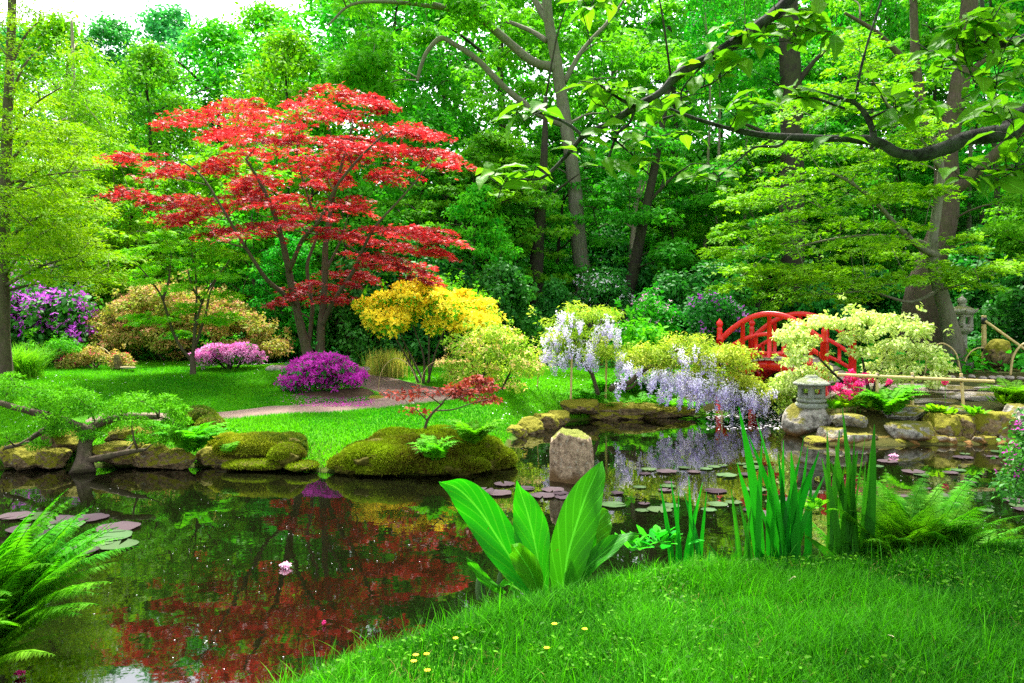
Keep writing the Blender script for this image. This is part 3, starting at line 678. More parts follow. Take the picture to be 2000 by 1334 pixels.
# ------------------------------------------------------------------ large single trees with their own limbs
# gaps kept open in front of the trunks one sees
CLEAR = [(790, 1105, 55, 250, 26.6), (1062, 1195, 235, 620, 28.5), (1010, 1085, 440, 640, 27), (1170, 1300, 430, 640, 27.5), (1485, 1605, 250, 420, 25.5), (1770, 1900, 240, 620, 23)]
def px_clumps(boxes):
    out = []
    for x0, y0, x1, y1, n, d0, d1 in boxes:
        for k in range(n):
            for tries in range(12):
                q = (R.uniform(x0, x1), R.uniform(y0, y1), R.uniform(d0, d1))
                if not any(a < q[0] < b and c < q[1] < d and q[2] < e for a, b, c, d, e in CLEAR): break
            else: continue
            out.append(P(*q))
    return out
def pp(pts, D, dD=None):
    dD = dD if dD is not None else [0] * len(pts)
    return [P(p[0], p[1], D + e) for p, e in zip(pts, dD)]

def big_tree(name, label, D, base_px, trunk, r0, r1, limbs, boxes, nleaf, lsize, T, lm, bm, crad, flat, up=.5, flare=.4, group=None, top=0., tv=.16):
    g = ground(base_px, D); t = thing(name, label, 'tree', g, group); w = Wood()
    w.path([(g[0], g[1], g[2] - .25)] + pp(trunk, D), r0, r1, 26, 12, .1, flare)
    for pts, a, b, dd in limbs: w.path(pp(pts, D, dd), a, b, max(8, 5 * len(pts)), 8, .14)
    cs = px_clumps(boxes); w.grow(cs, .012, .08, 5, maxr=.06)
    w.mb.build('trunk', bm, t); mb = MB()
    for c in cs:
        r = crad * R.uniform(.7, 1.3); clump(mb, c, (r, r, r * flat), int(nleaf * R.uniform(.7, 1.3)), lsize, T, up=up, shell=.2, top=top, tb=np.clip(.45 + .2 * R.normal(), .05, .95), tv=tv)
    mb.build('crown', lm, t); return t

big_tree('beech_tree', 'big beech with smooth grey trunk and long bare limbs reaching left', 27, 1143, [(1141, 560), (1130, 470), (1118, 330), (1103, 230), (1088, 130), (1072, 40), (1062, -80), (1050, -300)], .3, .12,
    [([(1103, 245), (1040, 215), (980, 165), (930, 115), (885, 85), (860, 75), (835, 100), (822, 130), (815, 158)], .13, .05, [0, -.3, -.7, -1, -1.2, -1.3, -1.3, -1.3, -1.3]),
     ([(1085, 132), (1040, 120), (985, 75), (930, 30), (880, 18), (845, 8)], .17, .09, [0, -.3, -.6, -1, -1.4, -1.6]),
     ([(1068, 80), (1040, 62), (1000, 45), (985, 42)], .1, .05, [0, .5, .9, 1.1]),
     ([(1072, 45), (1050, 10), (1020, -50), (980, -140)], .14, .06, [0, .2, .6, 1]),
     ([(1102, 160), (1140, 95), (1190, 40), (1240, -30)], .1, .04, [0, .4, .8, 1.2]), ([(880, 18), (780, 5), (690, 8), (640, 50)], .08, .03, [-1.4, -1.8, -2, -2.2])],
    [(640, -300, 1350, -20, 30, 23, 31), (660, -30, 1000, 180, 34, 24, 31), (1000, -20, 1330, 120, 20, 27, 33), (880, 150, 1080, 330, 14, 26, 31), (1150, 120, 1340, 230, 8, 28, 32)],
    170, .19, MAPLE3, M['bright'], M['barkgrey'], .8, .4, .6)
big_tree('mossy_tree', 'dark mossy trunk left of the big beech', 25.5, 1045, [(1047, 540), (1052, 440), (1060, 350), (1064, 270), (1066, 190)], .27, .06, [([(1060, 350), (1010, 380), (960, 385)], .07, .02, [0, -.5, -1]), ([(1056, 400), (1090, 370), (1130, 340)], .06, .02, [0, -.4, -.8])],
    [(900, -250, 1250, -50, 8, 23, 29), (900, 330, 1090, 480, 16, 23.5, 27), (950, 480, 1080, 560, 6, 23.5, 26)], 190, .15, MAPLE3, M['mid'], M['barkdark'], .6, .35, .65)
big_tree('leaning_tree', 'dark trunk leaning right between the beech and the pale snag', 26, 1218, [(1222, 590), (1235, 540), (1255, 440), (1278, 330), (1295, 230), (1310, 150)], .26, .07, [([(1262, 400), (1310, 350), (1350, 320)], .06, .02, [0, -.4, -.8])],
    [(1150, -250, 1450, -60, 10, 23, 30), (1150, 240, 1450, 420, 20, 24, 29), (1190, 420, 1330, 520, 8, 23.8, 25.6)], 150, .15, MAPLE3, M['mid'], M['barkdark'], .62, .35, .65)
g = ground(1228, 28); w = Wood(); w.path([g, P(1232, 540, 28), P(1240, 420, 28), P(1252, 345, 28)], .14, .06, 14, 8, .15); w.path([P(1236, 445, 28), P(1205, 430, 27.8), P(1188, 435, 27.6), P(1168, 445, 27.5)], .035, .012, 10, 5)
w.path([P(1246, 395, 28), P(1262, 350, 28), P(1270, 300, 28)], .05, .015, 8, 5)
tag(w.mb.build('dead_tree', M['barkpale'], base=g), 'pale broken snag with one bare twig beside the leaning trunk', 'tree')
big_tree('thick_trunk_tree', 'thick dark trunk standing behind the red bridge', 24, 1543, [(1543, 560), (1546, 440), (1547, 300), (1545, 170), (1540, 40), (1535, -200)], .42, .26, [([(1546, 330), (1490, 260), (1430, 235)], .1, .03, [0, -.5, -1]), ([(1545, 180), (1600, 110), (1680, 60)], .1, .03, [0, -.3, -.6])],
    [(1400, -250, 1700, -40, 8, 24, 29), (1420, 40, 1640, 260, 18, 24, 28), (1430, 430, 1560, 560, 8, 22.5, 26)], 200, .15, MAPLE3, M['mid'], M['barkdark'], .7, .35, .65)
big_tree('forked_oak', 'massive forked oak with flared base right of the cream shrub', 22, 1796, [(1800, 590), (1815, 520), (1845, 430), (1850, 350), (1848, 290), (1870, 190), (1890, 60), (1900, -150)], .42, .2,
    [([(1850, 385), (1890, 350), (1945, 300), (1990, 255), (2040, 200)], .2, .1, [0, -.4, -.8, -1.2, -1.6]), ([(1848, 300), (1810, 250), (1790, 130), (1785, 30), (1780, -80)], .16, .09, [0, .3, .6, .8, 1]), ([(1795, 150), (1720, 70), (1650, 25)], .1, .04, [.6, .3, 0]), ([(1880, 150), (1960, 90), (2030, 60)], .1, .04, [0, -.4, -.8])],
    [(1600, -300, 2150, -40, 12, 22, 28), (1650, -30, 1980, 160, 16, 22, 26), (1880, 160, 2080, 300, 9, 21, 25), (1900, 380, 2050, 480, 6, 20, 22)], 165, .16, MAPLE3, M['bright'], M['bark'], .7, .35, .65, flare=.9)

# green japanese maple in front of the oak: flat layers of small leaves
layers = [(1560, 300, 70, 14), (1650, 285, 80, 16), (1740, 300, 70, 16), (1500, 345, 60, 14), (1600, 350, 90, 18), (1700, 350, 70, 16), (1480, 400, 60, 16), (1560, 405, 80, 18), (1660, 410, 70, 16), (1750, 385, 60, 14),
          (1470, 455, 50, 14), (1540, 460, 80, 18), (1640, 470, 80, 16), (1720, 450, 60, 14), (1500, 510, 70, 16), (1590, 520, 80, 18), (1690, 520, 80, 16), (1770, 500, 50, 12), (1450, 545, 45, 12), (1540, 560, 70, 14), (1640, 565, 80, 14), (1740, 560, 60, 12),
          (1830, 545, 60, 12), (1900, 540, 50, 10), (1960, 520, 60, 12), (1880, 480, 40, 10), (1660, 90, 60, 16), (1720, 140, 70, 18), (1640, 170, 60, 16), (1700, 210, 80, 18), (1610, 230, 60, 14), (1780, 240, 60, 14), (1800, 380, 50, 12), (1420, 470, 40, 12)]
g = ground(1868, 19.5); t = thing('green_maple', 'green japanese maple with flat leaf layers spreading left over the bridge', 'tree', g); w = Wood()
w.path([g - A([0, 0, .2])] + pp([(1862, 665), (1846, 600), (1826, 530), (1822, 470), (1832, 400), (1838, 330), (1825, 270)], 19.5, [0, 0, 0, .1, .2, .3, .3]), .22, .06, 26, 9, .15, .6)
w.path(pp([(1832, 500), (1800, 485), (1755, 445), (1705, 390), (1650, 350), (1600, 330)], 19.5, [0, -.3, -.8, -1.2, -1.6, -2]), .09, .02, 22, 6, .15)
w.path(pp([(1830, 490), (1790, 470), (1700, 460), (1610, 470), (1530, 490)], 19.5, [0, .3, .6, .4, .2]), .07, .015, 22, 6, .15)
w.path(pp([(1845, 560), (1780, 590), (1700, 570), (1620, 575)], 19.5, [0, -.5, -1, -1.5]), .05, .012, 16, 6, .15)
w.path(pp([(1836, 330), (1790, 260), (1730, 200), (1690, 130)], 19.5, [.3, 0, -.4, -.8]), .06, .015, 16, 6, .15)
cs = []
for a, b, hw, hh in layers:
    for k in range(4):
        f = R.uniform(.35, .8); cs.append((P(a + R.uniform(-.7, .7) * hw, b + R.uniform(-24, 24), 18.6 + R.uniform(-1.6, 1.6)), hw * f, hh * f * 1.4))
for k in range(22): cs.append((P(R.uniform(1450, 1840), R.uniform(70, 590), 18.9 + R.uniform(-1.5, 1.5)), R.uniform(25, 50), R.uniform(9, 18)))
w.grow([c[0] for c in cs], .008, .05, 5, maxr=.04); w.mb.build('trunk', M['barkgrey'], t); mb = MB()
for c, hw, hh in cs:
    o = A([c[0] - X(1835, 19.5), c[1] - 19.5, 0]) + .6 * R.normal(size=3); Lx = hw * .026
    for q in range(2): spray(mb, c + R.normal(size=3) * A([.25, .3, .05]), o + .5 * R.normal(size=3), Lx, Lx * .6, .06, 72, .10, MAPLE3, .35, np.clip(.6 + .2 * R.normal(), 0, 1))
mb.build('crown', M['lime'], t)

# red japanese maple
pads = [(680, 182, 75, 20), (610, 205, 60, 20), (465, 208, 60, 18), (385, 232, 78, 16), (540, 232, 80, 20), (650, 225, 60, 18), (735, 200, 40, 16), (440, 262, 70, 16), (560, 265, 90, 20), (690, 278, 70, 20), (785, 245, 60, 18), (850, 258, 52, 14),
        (255, 310, 62, 14), (335, 325, 70, 16), (420, 330, 60, 16), (510, 300, 75, 20), (640, 305, 80, 18), (745, 292, 80, 22), (830, 290, 75, 18), (870, 318, 48, 14), (250, 375, 52, 14), (330, 390, 80, 18), (420, 402, 70, 18), (500, 352, 90, 18), (600, 335, 80, 18), (540, 392, 80, 20), (640, 352, 60, 16), (470, 372, 60, 14),
        (350, 428, 60, 12), (430, 450, 60, 12), (520, 442, 80, 14), (600, 422, 70, 14), (665, 452, 60, 14), (745, 450, 80, 16), (825, 455, 70, 14), (765, 482, 70, 12), (850, 490, 48, 11), (700, 540, 70, 11), (645, 575, 60, 9), (800, 522, 60, 10), (830, 540, 40, 8), (560, 580, 36, 7), (770, 340, 60, 14), (700, 405, 70, 12), (730, 505, 60, 10), (600, 560, 50, 8)]
D = 16.8; g = ground(612, D); t = thing('red_maple', 'large red japanese maple with layered crimson sprays on the lawn', 'tree', g); w = Wood()
w.path([(X(604, D), D, g[2] - .2)] + pp([(600, 690), (588, 640), (572, 570), (556, 490), (540, 430), (515, 370), (480, 310)], D, [0, 0, -.1, -.2, -.4, -.6, -.9]), .115, .025, 28, 9, .15, .5)
w.path([(X(626, D), D + .1, g[2] - .2)] + pp([(625, 690), (628, 630), (634, 560), (636, 480), (648, 400), (668, 320), (690, 240)], D, [.1, .1, .2, .3, .4, .5, .6]), .11, .02, 28, 9, .15, .5)
w.path(pp([(580, 600), (555, 575), (520, 545), (490, 500), (462, 455), (430, 400), (390, 340), (330, 300)], D, [0, -.3, -.7, -1, -1.2, -1.4, -1.5, -1.6]), .055, .012, 26, 7, .15)
w.path(pp([(628, 640), (650, 590), (690, 530), (712, 480), (735, 440), (790, 380), (840, 320)], D, [.1, -.2, -.6, -.9, -1.1, -1.2, -1.2]), .055, .012, 26, 7, .15)
w.path(pp([(600, 690), (610, 600), (600, 520), (620, 450), (600, 380), (580, 300), (590, 230)], D, [0, .4, .9, 1.2, 1.4, 1.4, 1.4]), .05, .012, 26, 7, .15)
w.path(pp([(565, 530), (590, 470), (625, 430), (660, 360), (720, 290), (770, 250)], D, [-.2, -.6, -1, -1.3, -1.4, -1.4]), .05, .012, 24, 7, .15)
w.path(pp([(636, 530), (665, 470), (680, 420)], D, [.2, .6, 1]), .035, .01, 12, 6, .15)
cs = []
for a, b, hw, hh in pads:
    dx = (a - 560) / 350
    for k in range(5):
        dd = R.uniform(-1, 1) * 1.9 * math.sqrt(max(.08, 1 - dx * dx)); f = R.uniform(.5, 1.0)
        cs.append((P(a + R.uniform(-.65, .65) * hw, b + R.uniform(-12, 12) - dd * 3, D + dd), hw * f, hh))
w.grow([c[0] - A([0, 0, .04]) for c in cs], .004, .03, 5, maxr=.022); w.mb.build('trunk', M['bark'], t); mb = MB()
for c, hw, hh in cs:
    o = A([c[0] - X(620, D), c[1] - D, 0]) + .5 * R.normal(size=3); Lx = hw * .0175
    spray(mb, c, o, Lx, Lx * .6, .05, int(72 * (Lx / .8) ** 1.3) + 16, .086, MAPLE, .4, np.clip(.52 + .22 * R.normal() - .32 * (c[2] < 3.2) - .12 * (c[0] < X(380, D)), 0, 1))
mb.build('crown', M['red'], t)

# feathery cypress at the left edge
D = 14.2; g = ground(8, D); t = thing('cypress_tree', 'feathery yellow green swamp cypress at the left edge of the lawn', 'tree', g); w = Wood()
w.path([g - A([0, 0, .2])] + pp([(5, 620), (8, 420), (14, 250), (20, 100), (26, -60)], D), .13, .06, 24, 9, .12, .4)
for y0, x1, y1, dd in [(560, 150, 500, -1), (540, 110, 440, -1.2), (470, 190, 380, -.8), (400, 150, 290, .3), (330, 130, 230, .8), (280, 120, 170, -.4), (220, 80, 90, .4), (150, 90, 30, .2), (430, -140, 330, .6), (500, 210, 470, .5), (360, 200, 330, .9), (520, -120, 450, -.8), (570, 140, 545, .6)]:
    w.path(pp([(6 + (y0 < 300) * 8, y0), (6 + (x1 - 6) * .5, y0 - (y0 - y1) * .65), (x1, y1)], D, [0, dd * .6, dd * 1.4]), .035, .008, 12, 6, .1)
cs = px_clumps([(-150, 120, 90, 300, 22, 12.8, 15.6), (0, 230, 170, 420, 34, 12.8, 15.6), (-100, 380, 200, 500, 40, 12.6, 15.6), (20, 470, 225, 545, 18, 12.8, 15.2), (-120, -100, 80, 120, 16, 13, 15.4)])
w.grow(cs, .006, .05, 4, maxr=.02); w.mb.build('trunk', M['bark'], t); mb = MB()
for c in cs:
    o = A([c[0] - X(8, D), c[1] - D, 0]) + .4 * R.normal(size=3)
    for q in range(3): Lx = R.uniform(.5, 1.1); spray(mb, c + R.normal(size=3) * A([.2, .2, .08]), o + .5 * R.normal(size=3), Lx, Lx * .55, .05, 110, .085, NARROW, .25, np.clip(.55 + .2 * R.normal(), 0, 1), .2, .5)
mb.build('crown', M['cypress'], t)
big_tree('larch_tree', 'slim airy yellow green tree between the cypress and the red maple', 24, 178, [(160, 560), (150, 400), (145, 250), (142, 100), (140, 40)], .12, .03, [], [(95, 90, 190, 200, 12, 22.5, 25.5), (80, 180, 230, 420, 32, 22, 26), (90, 420, 300, 560, 22, 21.5, 26)], 240, .14, NARROW, M['lime'], M['barkpale'], .62, .45, .6)

# little forked maple on the lawn
D = 16.2; g = ground(376, D); t = thing('young_maple', 'young multi stemmed maple with airy lime leaves standing alone on the lawn', 'tree', g); w = Wood()
w.path([g - A([0, 0, .1]), P(377, 715, D), P(375, 690, D)], .075, .05, 8, 8, .12, .5)
for pts, dd in [([(374, 705), (345, 665), (330, 625), (318, 585), (300, 555), (270, 520), (235, 500)], [0, -.1, -.2, -.3, -.4, -.5, -.7]), ([(376, 700), (382, 640), (395, 590), (420, 545), (440, 520)], [0, -.1, -.1, -.2, -.3]), ([(377, 700), (380, 640), (384, 580), (380, 520), (370, 470)], [0, .2, .4, .5, .6]),
                ([(318, 585), (330, 545), (335, 490)], [-.3, -.1, 0]), ([(395, 590), (375, 560), (365, 520)], [-.1, -.4, -.5]), ([(376, 690), (400, 620), (415, 560), (455, 500)], [0, .3, .5, .7])]: w.path(pp(pts, D, dd), .036, .008, 20, 6, .15)
cs = []
for a, b in [(225, 500), (260, 490), (290, 520), (330, 480), (300, 545), (350, 510), (385, 470), (420, 490), (455, 500), (440, 530), (400, 535), (340, 560), (270, 540), (430, 575), (310, 620), (350, 645), (420, 625), (450, 620), (280, 620), (370, 600), (330, 455), (400, 450)]:
    for k in range(2): cs.append(P(a + R.uniform(-18, 18), b + R.uniform(-8, 8), D + R.uniform(-.9, .9)))
w.grow(cs, .005, .05, 4, maxr=.016); w.mb.build('trunk', M['bark'], t); mb = MB()
for c in cs: spray(mb, c, A([c[0] - X(378, D), c[1] - D, 0]) + .4 * R.normal(size=3), R.uniform(.5, .9), .45, .05, 85, .095, MAPLE, .35, np.clip(.65 + .2 * R.normal(), 0, 1))
mb.build('crown', M['lime'], t)

# ------------------------------------------------------------------ shrubs
def shrub(name, label, D, base_px, clumps, r, flat, nleaf, lsize, T, lm, bm, flowers=None, stems=None, cat='shrub', up=.45, shell=.5, tb=None, depth=.6, group=None, per=2, rs=.02, tv=.2):
    """clumps: photo-pixel centres; flowers: (material, size, count per clump, share of clumps, template)"""
    g = ground(base_px, D); t = thing(name, label, cat, g, group); w = Wood()
    if stems is None:
        stems = [[(base_px + R.uniform(-8, 8), None), c[:2]] for c in [clumps[i] for i in R.permutation(len(clumps))[:min(5, len(clumps))]]]
    cs = []
    for c in clumps:
        for k in range(per): cs.append(P(c[0] + R.uniform(-8, 8), c[1] + R.uniform(-4, 4), D + R.uniform(-depth, depth)))
    for st in stems:
        p = [(X(st[0][0], D), D + R.uniform(-.1, .1), float(gz(X(st[0][0], D), D)) - .08)] + [P(q[0], q[1], D + R.uniform(-.4, .4) * depth) for q in st[1:]]
        if len(p) == 2: p.insert(1, (A(p[0]) + A(p[1])) / 2 + A([R.uniform(-.08, .08), 0, .06]))
        w.path(p, rs * 1.4, rs * .5, 12, 6, .15)
    w.grow(cs, .004, .06, 4, maxr=rs)
    w.mb.build('stems', bm, t); mb = MB(); fl = MB(); nf = 0
    for c in cs:
        rr = r * R.uniform(.55, 1.3); c = c + R.normal(size=3) * A([.3, .3, .25]) * r; clump(mb, c, (rr, rr, rr * flat), int(nleaf * (rr / r) ** 1.4), lsize, T, up=up, shell=shell, tb=tb if tb is None else np.clip(tb + .15 * R.normal(), 0, 1), tv=tv)
        if flowers and R.random() < flowers[3]:
            k = max(1, int(flowers[2] * R.uniform(.6, 1.4))); clump(fl, c, (rr * 1.06, rr * 1.06, rr * flat * 1.1), k, flowers[1], flowers[4] if len(flowers) > 4 else FLOWER, up=.35, shell=.85, top=.75, jit=.5, tv=.25); nf += k
    for k in range(len(cs) // 3):
        c = cs[int(R.integers(len(cs)))]; e = c + A([R.normal() * .5, R.normal() * .5, abs(R.normal()) * .6 + .5]) * r * 1.25
        clump(mb, e, (r * .28, r * .28, r * .4), max(8, int(nleaf * .12)), lsize, T, up=.3, shell=.1, droop=-.3)
    mb.build('foliage', lm, t)
    if nf: fl.build('blossoms', flowers[0], t)
    return t
def dome(x0, x1, ytop, ybot, n, pw=.5):
    out = []
    for k in range(n):
        x = R.uniform(x0, x1); u = (x - (x0 + x1) / 2) / ((x1 - x0) / 2); yt = ybot - (ybot - ytop) * max(.15, (1 - abs(u) ** 2.2)) ** pw; out.append((x, yt + (ybot - yt) * R.random() ** 1.6 * .85))
    return out

shrub('rhododendron', 'magenta rhododendron in full flower behind the cypress trunk', 19.5, 70, dome(-60, 165, 575, 690, 46), .42, .8, 120, .15, OVAL, M['dark'], M['barkdark'], (M['purple'], .12, 26, 1.0), depth=1.1)
shrub('rhododendron', 'pale pink rhododendron high behind the magenta one', 22, 40, dome(-40, 110, 505, 640, 22), .45, .8, 110, .15, OVAL, M['mid'], M['barkdark'], (M['palepink'], .13, 24, .9), depth=.9)
shrub('azalea', 'wide orange and green azalea dome behind the young maple', 20, 335, dome(135, 545, 566, 715, 210, .6), .27, .4, 110, .075, OVAL, M['orange'], M['bark'], (M['coral'], .055, 14, .7), depth=1.3, up=.5)
shrub('azalea', 'low reddish azalea beside the small mossy stone post', 17.6, 190, dome(128, 250, 690, 718, 16), .2, .5, 110, .06, OVAL, M['orange'], M['bark'], (M['crimson'], .04, 6, .5), depth=.3)
shrub('azalea', 'flat topped light pink azalea right of the young maple', 17.4, 445, dome(388, 498, 680, 708, 26, .3), .19, .4, 70, .06, OVAL, M['mid'], M['barkdark'], (M['pink'], .075, 85, 1.0), depth=.4)
shrub('azalea', 'magenta azalea on the earth mound in front of the red maple', 14.5, 635, dome(568, 702, 700, 768, 44, .55), .17, .55, 50, .05, OVAL, M['dark'], M['barkdark'], (M['magenta'], .062, 50, .95), depth=.5, stems=[[(640, None), (600, 760), (575, 735)], [(640, None), (620, 745), (610, 715)], [(645, None), (660, 740), (680, 710)], [(638, None), (640, 740), (640, 700)]])
ya = [(725, 615), (750, 590), (790, 580), (830, 570), (870, 575), (905, 590), (935, 605), (760, 620), (800, 610), (840, 600), (880, 610), (920, 630), (740, 640), (780, 640), (850, 630), (900, 640), (945, 625), (720, 600)]
shrub('azalea', 'tall bright yellow azalea on thin stems right of the red maple', 17, 828, ya, .26, .6, 55, .085, OVAL, M['bright'], M['bark'], (M['yellow'], .11, 62, 1.0), depth=.75, per=3,
      stems=[[(832, None), (815, 720), (790, 670), (765, 625)], [(828, None), (828, 700), (812, 650), (800, 610)], [(834, None), (850, 690), (870, 640)], [(822, None), (790, 690), (760, 640)], [(838, None), (838, 660), (845, 620)]])
shrub('bush', 'small green bush crowning the back of the yellow azalea', 18, 885, [(850, 560), (880, 565), (910, 575), (935, 590), (865, 585), (920, 600)], .26, .45, 120, .10, NARROW, M['lime'], M['bark'], depth=.5, per=3)
pa = [(885, 700), (900, 670), (930, 655), (960, 650), (990, 660), (1015, 675), (1035, 695), (905, 720), (940, 690), (975, 690), (1010, 710), (930, 725), (965, 725), (1000, 735), (895, 745), (1030, 715), (950, 745)]
shrub('azalea', 'rounded green and peach azalea in front of the yellow one', 15, 935, pa, .26, .45, 130, .06, OVAL, M['gold'], M['barkdark'], (M['peach'], .055, 20, .75), depth=.55, per=3, stems=[[(975, None), (990, 740), (1000, 720)], [(940, None), (935, 740), (920, 710)], [(890, None), (885, 750), (890, 730)], [(935, None), (945, 730), (960, 690)]])
cr = [(1545, 680), (1540, 655), (1565, 640), (1595, 630), (1625, 625), (1660, 625), (1690, 620), (1715, 640), (1740, 630), (1770, 635), (1800, 650), (1815, 680), (1835, 705), (1580, 665), (1655, 655), (1690, 655), (1730, 665), (1765, 670), (1560, 700), (1700, 690), (1745, 700), (1790, 695), (1570, 730), (1545, 745), (1610, 725), (1700, 725), (1740, 735), (1780, 730), (1815, 740), (1840, 725)]
shrub('variegated_shrub', 'large cream and lime variegated shrub hiding the right end of the bridge', 14.2, 1690, cr, .2, .42, 110, .075, OVAL, M['cream'], M['barkdark'], depth=.5, per=3, tb=.6, tv=.3, stems=[[(1690, None), (1670, 760), (1640, 740), (1600, 700)], [(1695, None), (1690, 730), (1680, 680)], [(1700, None), (1730, 755), (1770, 720)], [(1685, None), (1640, 760), (1590, 745)], [(1700, None), (1720, 720), (1740, 670)]], rs=.03)
shrub('shrub', 'low cream leaved shrub at the left foot of the bridge stone bank', 14.6, 1560, [(1535, 760), (1555, 770), (1575, 755), (1540, 790), (1530, 735), (1560, 745)], .2, .5, 110, .06, OVAL, M['cream'], M['barkdark'], depth=.3, per=3, tb=.3)
shrub('purple_rhododendron', 'tall purple flowering rhododendron behind the left post of the bridge', 20.5, 1405, dome(1350, 1440, 590, 690, 26), .4, .8, 110, .12, OVAL, M['dark'], M['barkdark'], (M['purple'], .10, 6, .8), depth=.8)
shrub('pink_rhododendron', 'dark rhododendron with a few pink trusses right of the leaning trunk', 20.5, 1265, dome(1245, 1300, 590, 660, 14), .38, .8, 100, .12, OVAL, M['mid'], M['barkdark'], (M['palepink'], .10, 5, .7), depth=.6)
shrub('white_bush', 'bush sprinkled with white blossom between the two trunks', 24, 1180, dome(1150, 1215, 535, 620, 16), .45, .7, 100, .12, OVAL, M['dark'], M['barkdark'], (M['white'], .07, 14, .7), depth=.6)
shrub('white_bush', 'bush sprinkled with white blossom behind the yellow azalea', 22, 790, dome(740, 850, 525, 600, 16), .45, .7, 100, .12, OVAL, M['dark'], M['barkdark'], (M['white'], .06, 10, .6), depth=.6)
shrub('bush', 'fresh big leaved bush between the wisteria and the leaning trunk', 17, 1245, [(1215, 650), (1240, 645), (1265, 655), (1230, 675), (1260, 680), (1285, 660)], .26, .6, 90, .14, OVAL, M['bright'], M['bark'], depth=.4, per=2)
shrub('pond_azalea', 'dark azalea with crimson magenta flowers at the right edge of the pond', 7.2, 2060, dome(1985, 2130, 830, 960, 40), .16, .7, 110, .045, OVAL, M['dark'], M['barkdark'], (M['magenta'], .04, 7, .9), depth=.4)
for a, b, lab in [(45, 690, 'flat low juniper behind the grass tuft'), (112, 682, 'flat low juniper left of the reddish azalea')]:
    shrub('low_juniper', lab, 17.5, a, dome(a - 42, a + 42, b - 14, b + 14, 10), .22, .4, 150, .07, NARROW, M['juniper'], M['bark'], depth=.4, up=.6, group='low junipers at the left of the lawn')

# red dwarf maple by the moss mound
D = 10.7; g = ground(830, D); t = thing('dwarf_maple', 'small open dwarf maple with dark red leaves growing behind the moss mound', 'tree', g); w = Wood()
w.path([g - A([0, 0, .05]), P(832, 828, D), P(846, 805, D), P(862, 790, D), P(868, 780, D)], .022, .012, 14, 7, .1)
for pts, dd in [([(862, 790), (840, 775), (820, 765), (795, 770), (775, 768)], [0, -.2, -.3, -.4, -.5]), ([(866, 783), (890, 765), (905, 755), (930, 748)], [0, .2, .3, .4]), ([(850, 802), (885, 800), (915, 790), (945, 782), (958, 780)], [0, -.2, -.4, -.5, -.5]), ([(834, 822), (822, 808), (812, 800), (800, 806)], [0, -.1, -.2, -.2]), ([(890, 765), (920, 760), (955, 755)], [.2, .1, 0])]: w.path(pp(pts, D, dd), .011, .004, 14, 5, .1)
cs = [P(a + R.uniform(-6, 6), b, D + R.uniform(-.4, .4)) for a, b in [(775, 768), (800, 762), (820, 770), (840, 765), (890, 765), (910, 752), (930, 742), (950, 745), (935, 762), (955, 758), (900, 775), (945, 782), (960, 780), (925, 740), (805, 800), (815, 805), (785, 775), (915, 765), (890, 755)]]
w.grow(cs, .003, .05, 4, maxr=.006); w.mb.build('trunk', M['bark'], t); mb = MB()
for c in cs:
    k = 52 if c[0] > X(880, D) else 26; clump(mb, c, (.22, .22, .06), k, .055, MAPLE3, up=.7, shell=.05, droop=.5)
mb.build('crown', M['maroon'], t)

# spreading juniper leaning over the water
D = 10.25; g = ground(165, 10.15); t = thing('spreading_juniper', 'old spreading juniper with flat green pads leaning over the pond', 'tree', g); w = Wood()
w.path([P(163, 925, 9.95), P(165, 880, 10.1), P(172, 850, 10.2), P(190, 830, 10.3), P(240, 815, 10.3), P(310, 815, 10.3)], .10, .03, 26, 9, .2, .6)
w.path([P(170, 900, 10), P(215, 890, 9.95), P(255, 882, 9.9), P(285, 878, 9.9)], .05, .02, 12, 7, .2)
w.path([P(180, 845, 10.2), P(130, 825, 10.2), P(75, 808, 10.1), P(30, 796, 10), P(-20, 780, 10)], .07, .03, 20, 8, .2)
w.path([P(110, 826, 10.2), P(70, 850, 10.1), P(40, 868, 10), P(10, 875, 10)], .04, .02, 14, 7, .2)
jp = [(20, 765, 50, 20), (70, 765, 40, 18), (35, 790, 45, 16), (170, 775, 42, 18), (120, 790, 50, 22), (90, 785, 40, 20), (150, 800, 50, 20), (210, 795, 50, 18), (265, 785, 50, 20), (320, 790, 40, 20), (345, 805, 22, 16), (100, 825, 40, 18), (140, 835, 50, 18), (200, 830, 50, 20), (260, 835, 55, 20), (310, 840, 40, 18), (345, 830, 28, 20), (240, 815, 50, 18), (120, 845, 35, 16), (290, 855, 40, 14), (30, 855, 40, 16), (15, 885, 40, 14), (80, 870, 40, 14), (175, 850, 40, 14), (5, 745, 40, 16), (345, 850, 20, 14)]
cs = []
for a, b, hw, hh in jp:
    for k in range(4): cs.append((P(a + R.uniform(-.6, .6) * hw, b + R.uniform(-.5, .5) * hh, D + R.uniform(-.55, .65)), hw, hh))
w.grow([c[0] for c in cs], .005, .05, 5, maxr=.02); w.mb.build('trunk', M['bark'], t); mb = MB()
for c, hw, hh in cs:
    clump(mb, c, (hw * .0036, hw * .0038, hh * .0036), 210, .05, NARROW, up=.3, shell=.35, droop=-.25, top=.3, jit=.6, out=1.3, tv=.25)
mb.build('foliage', M['juniper'], t)

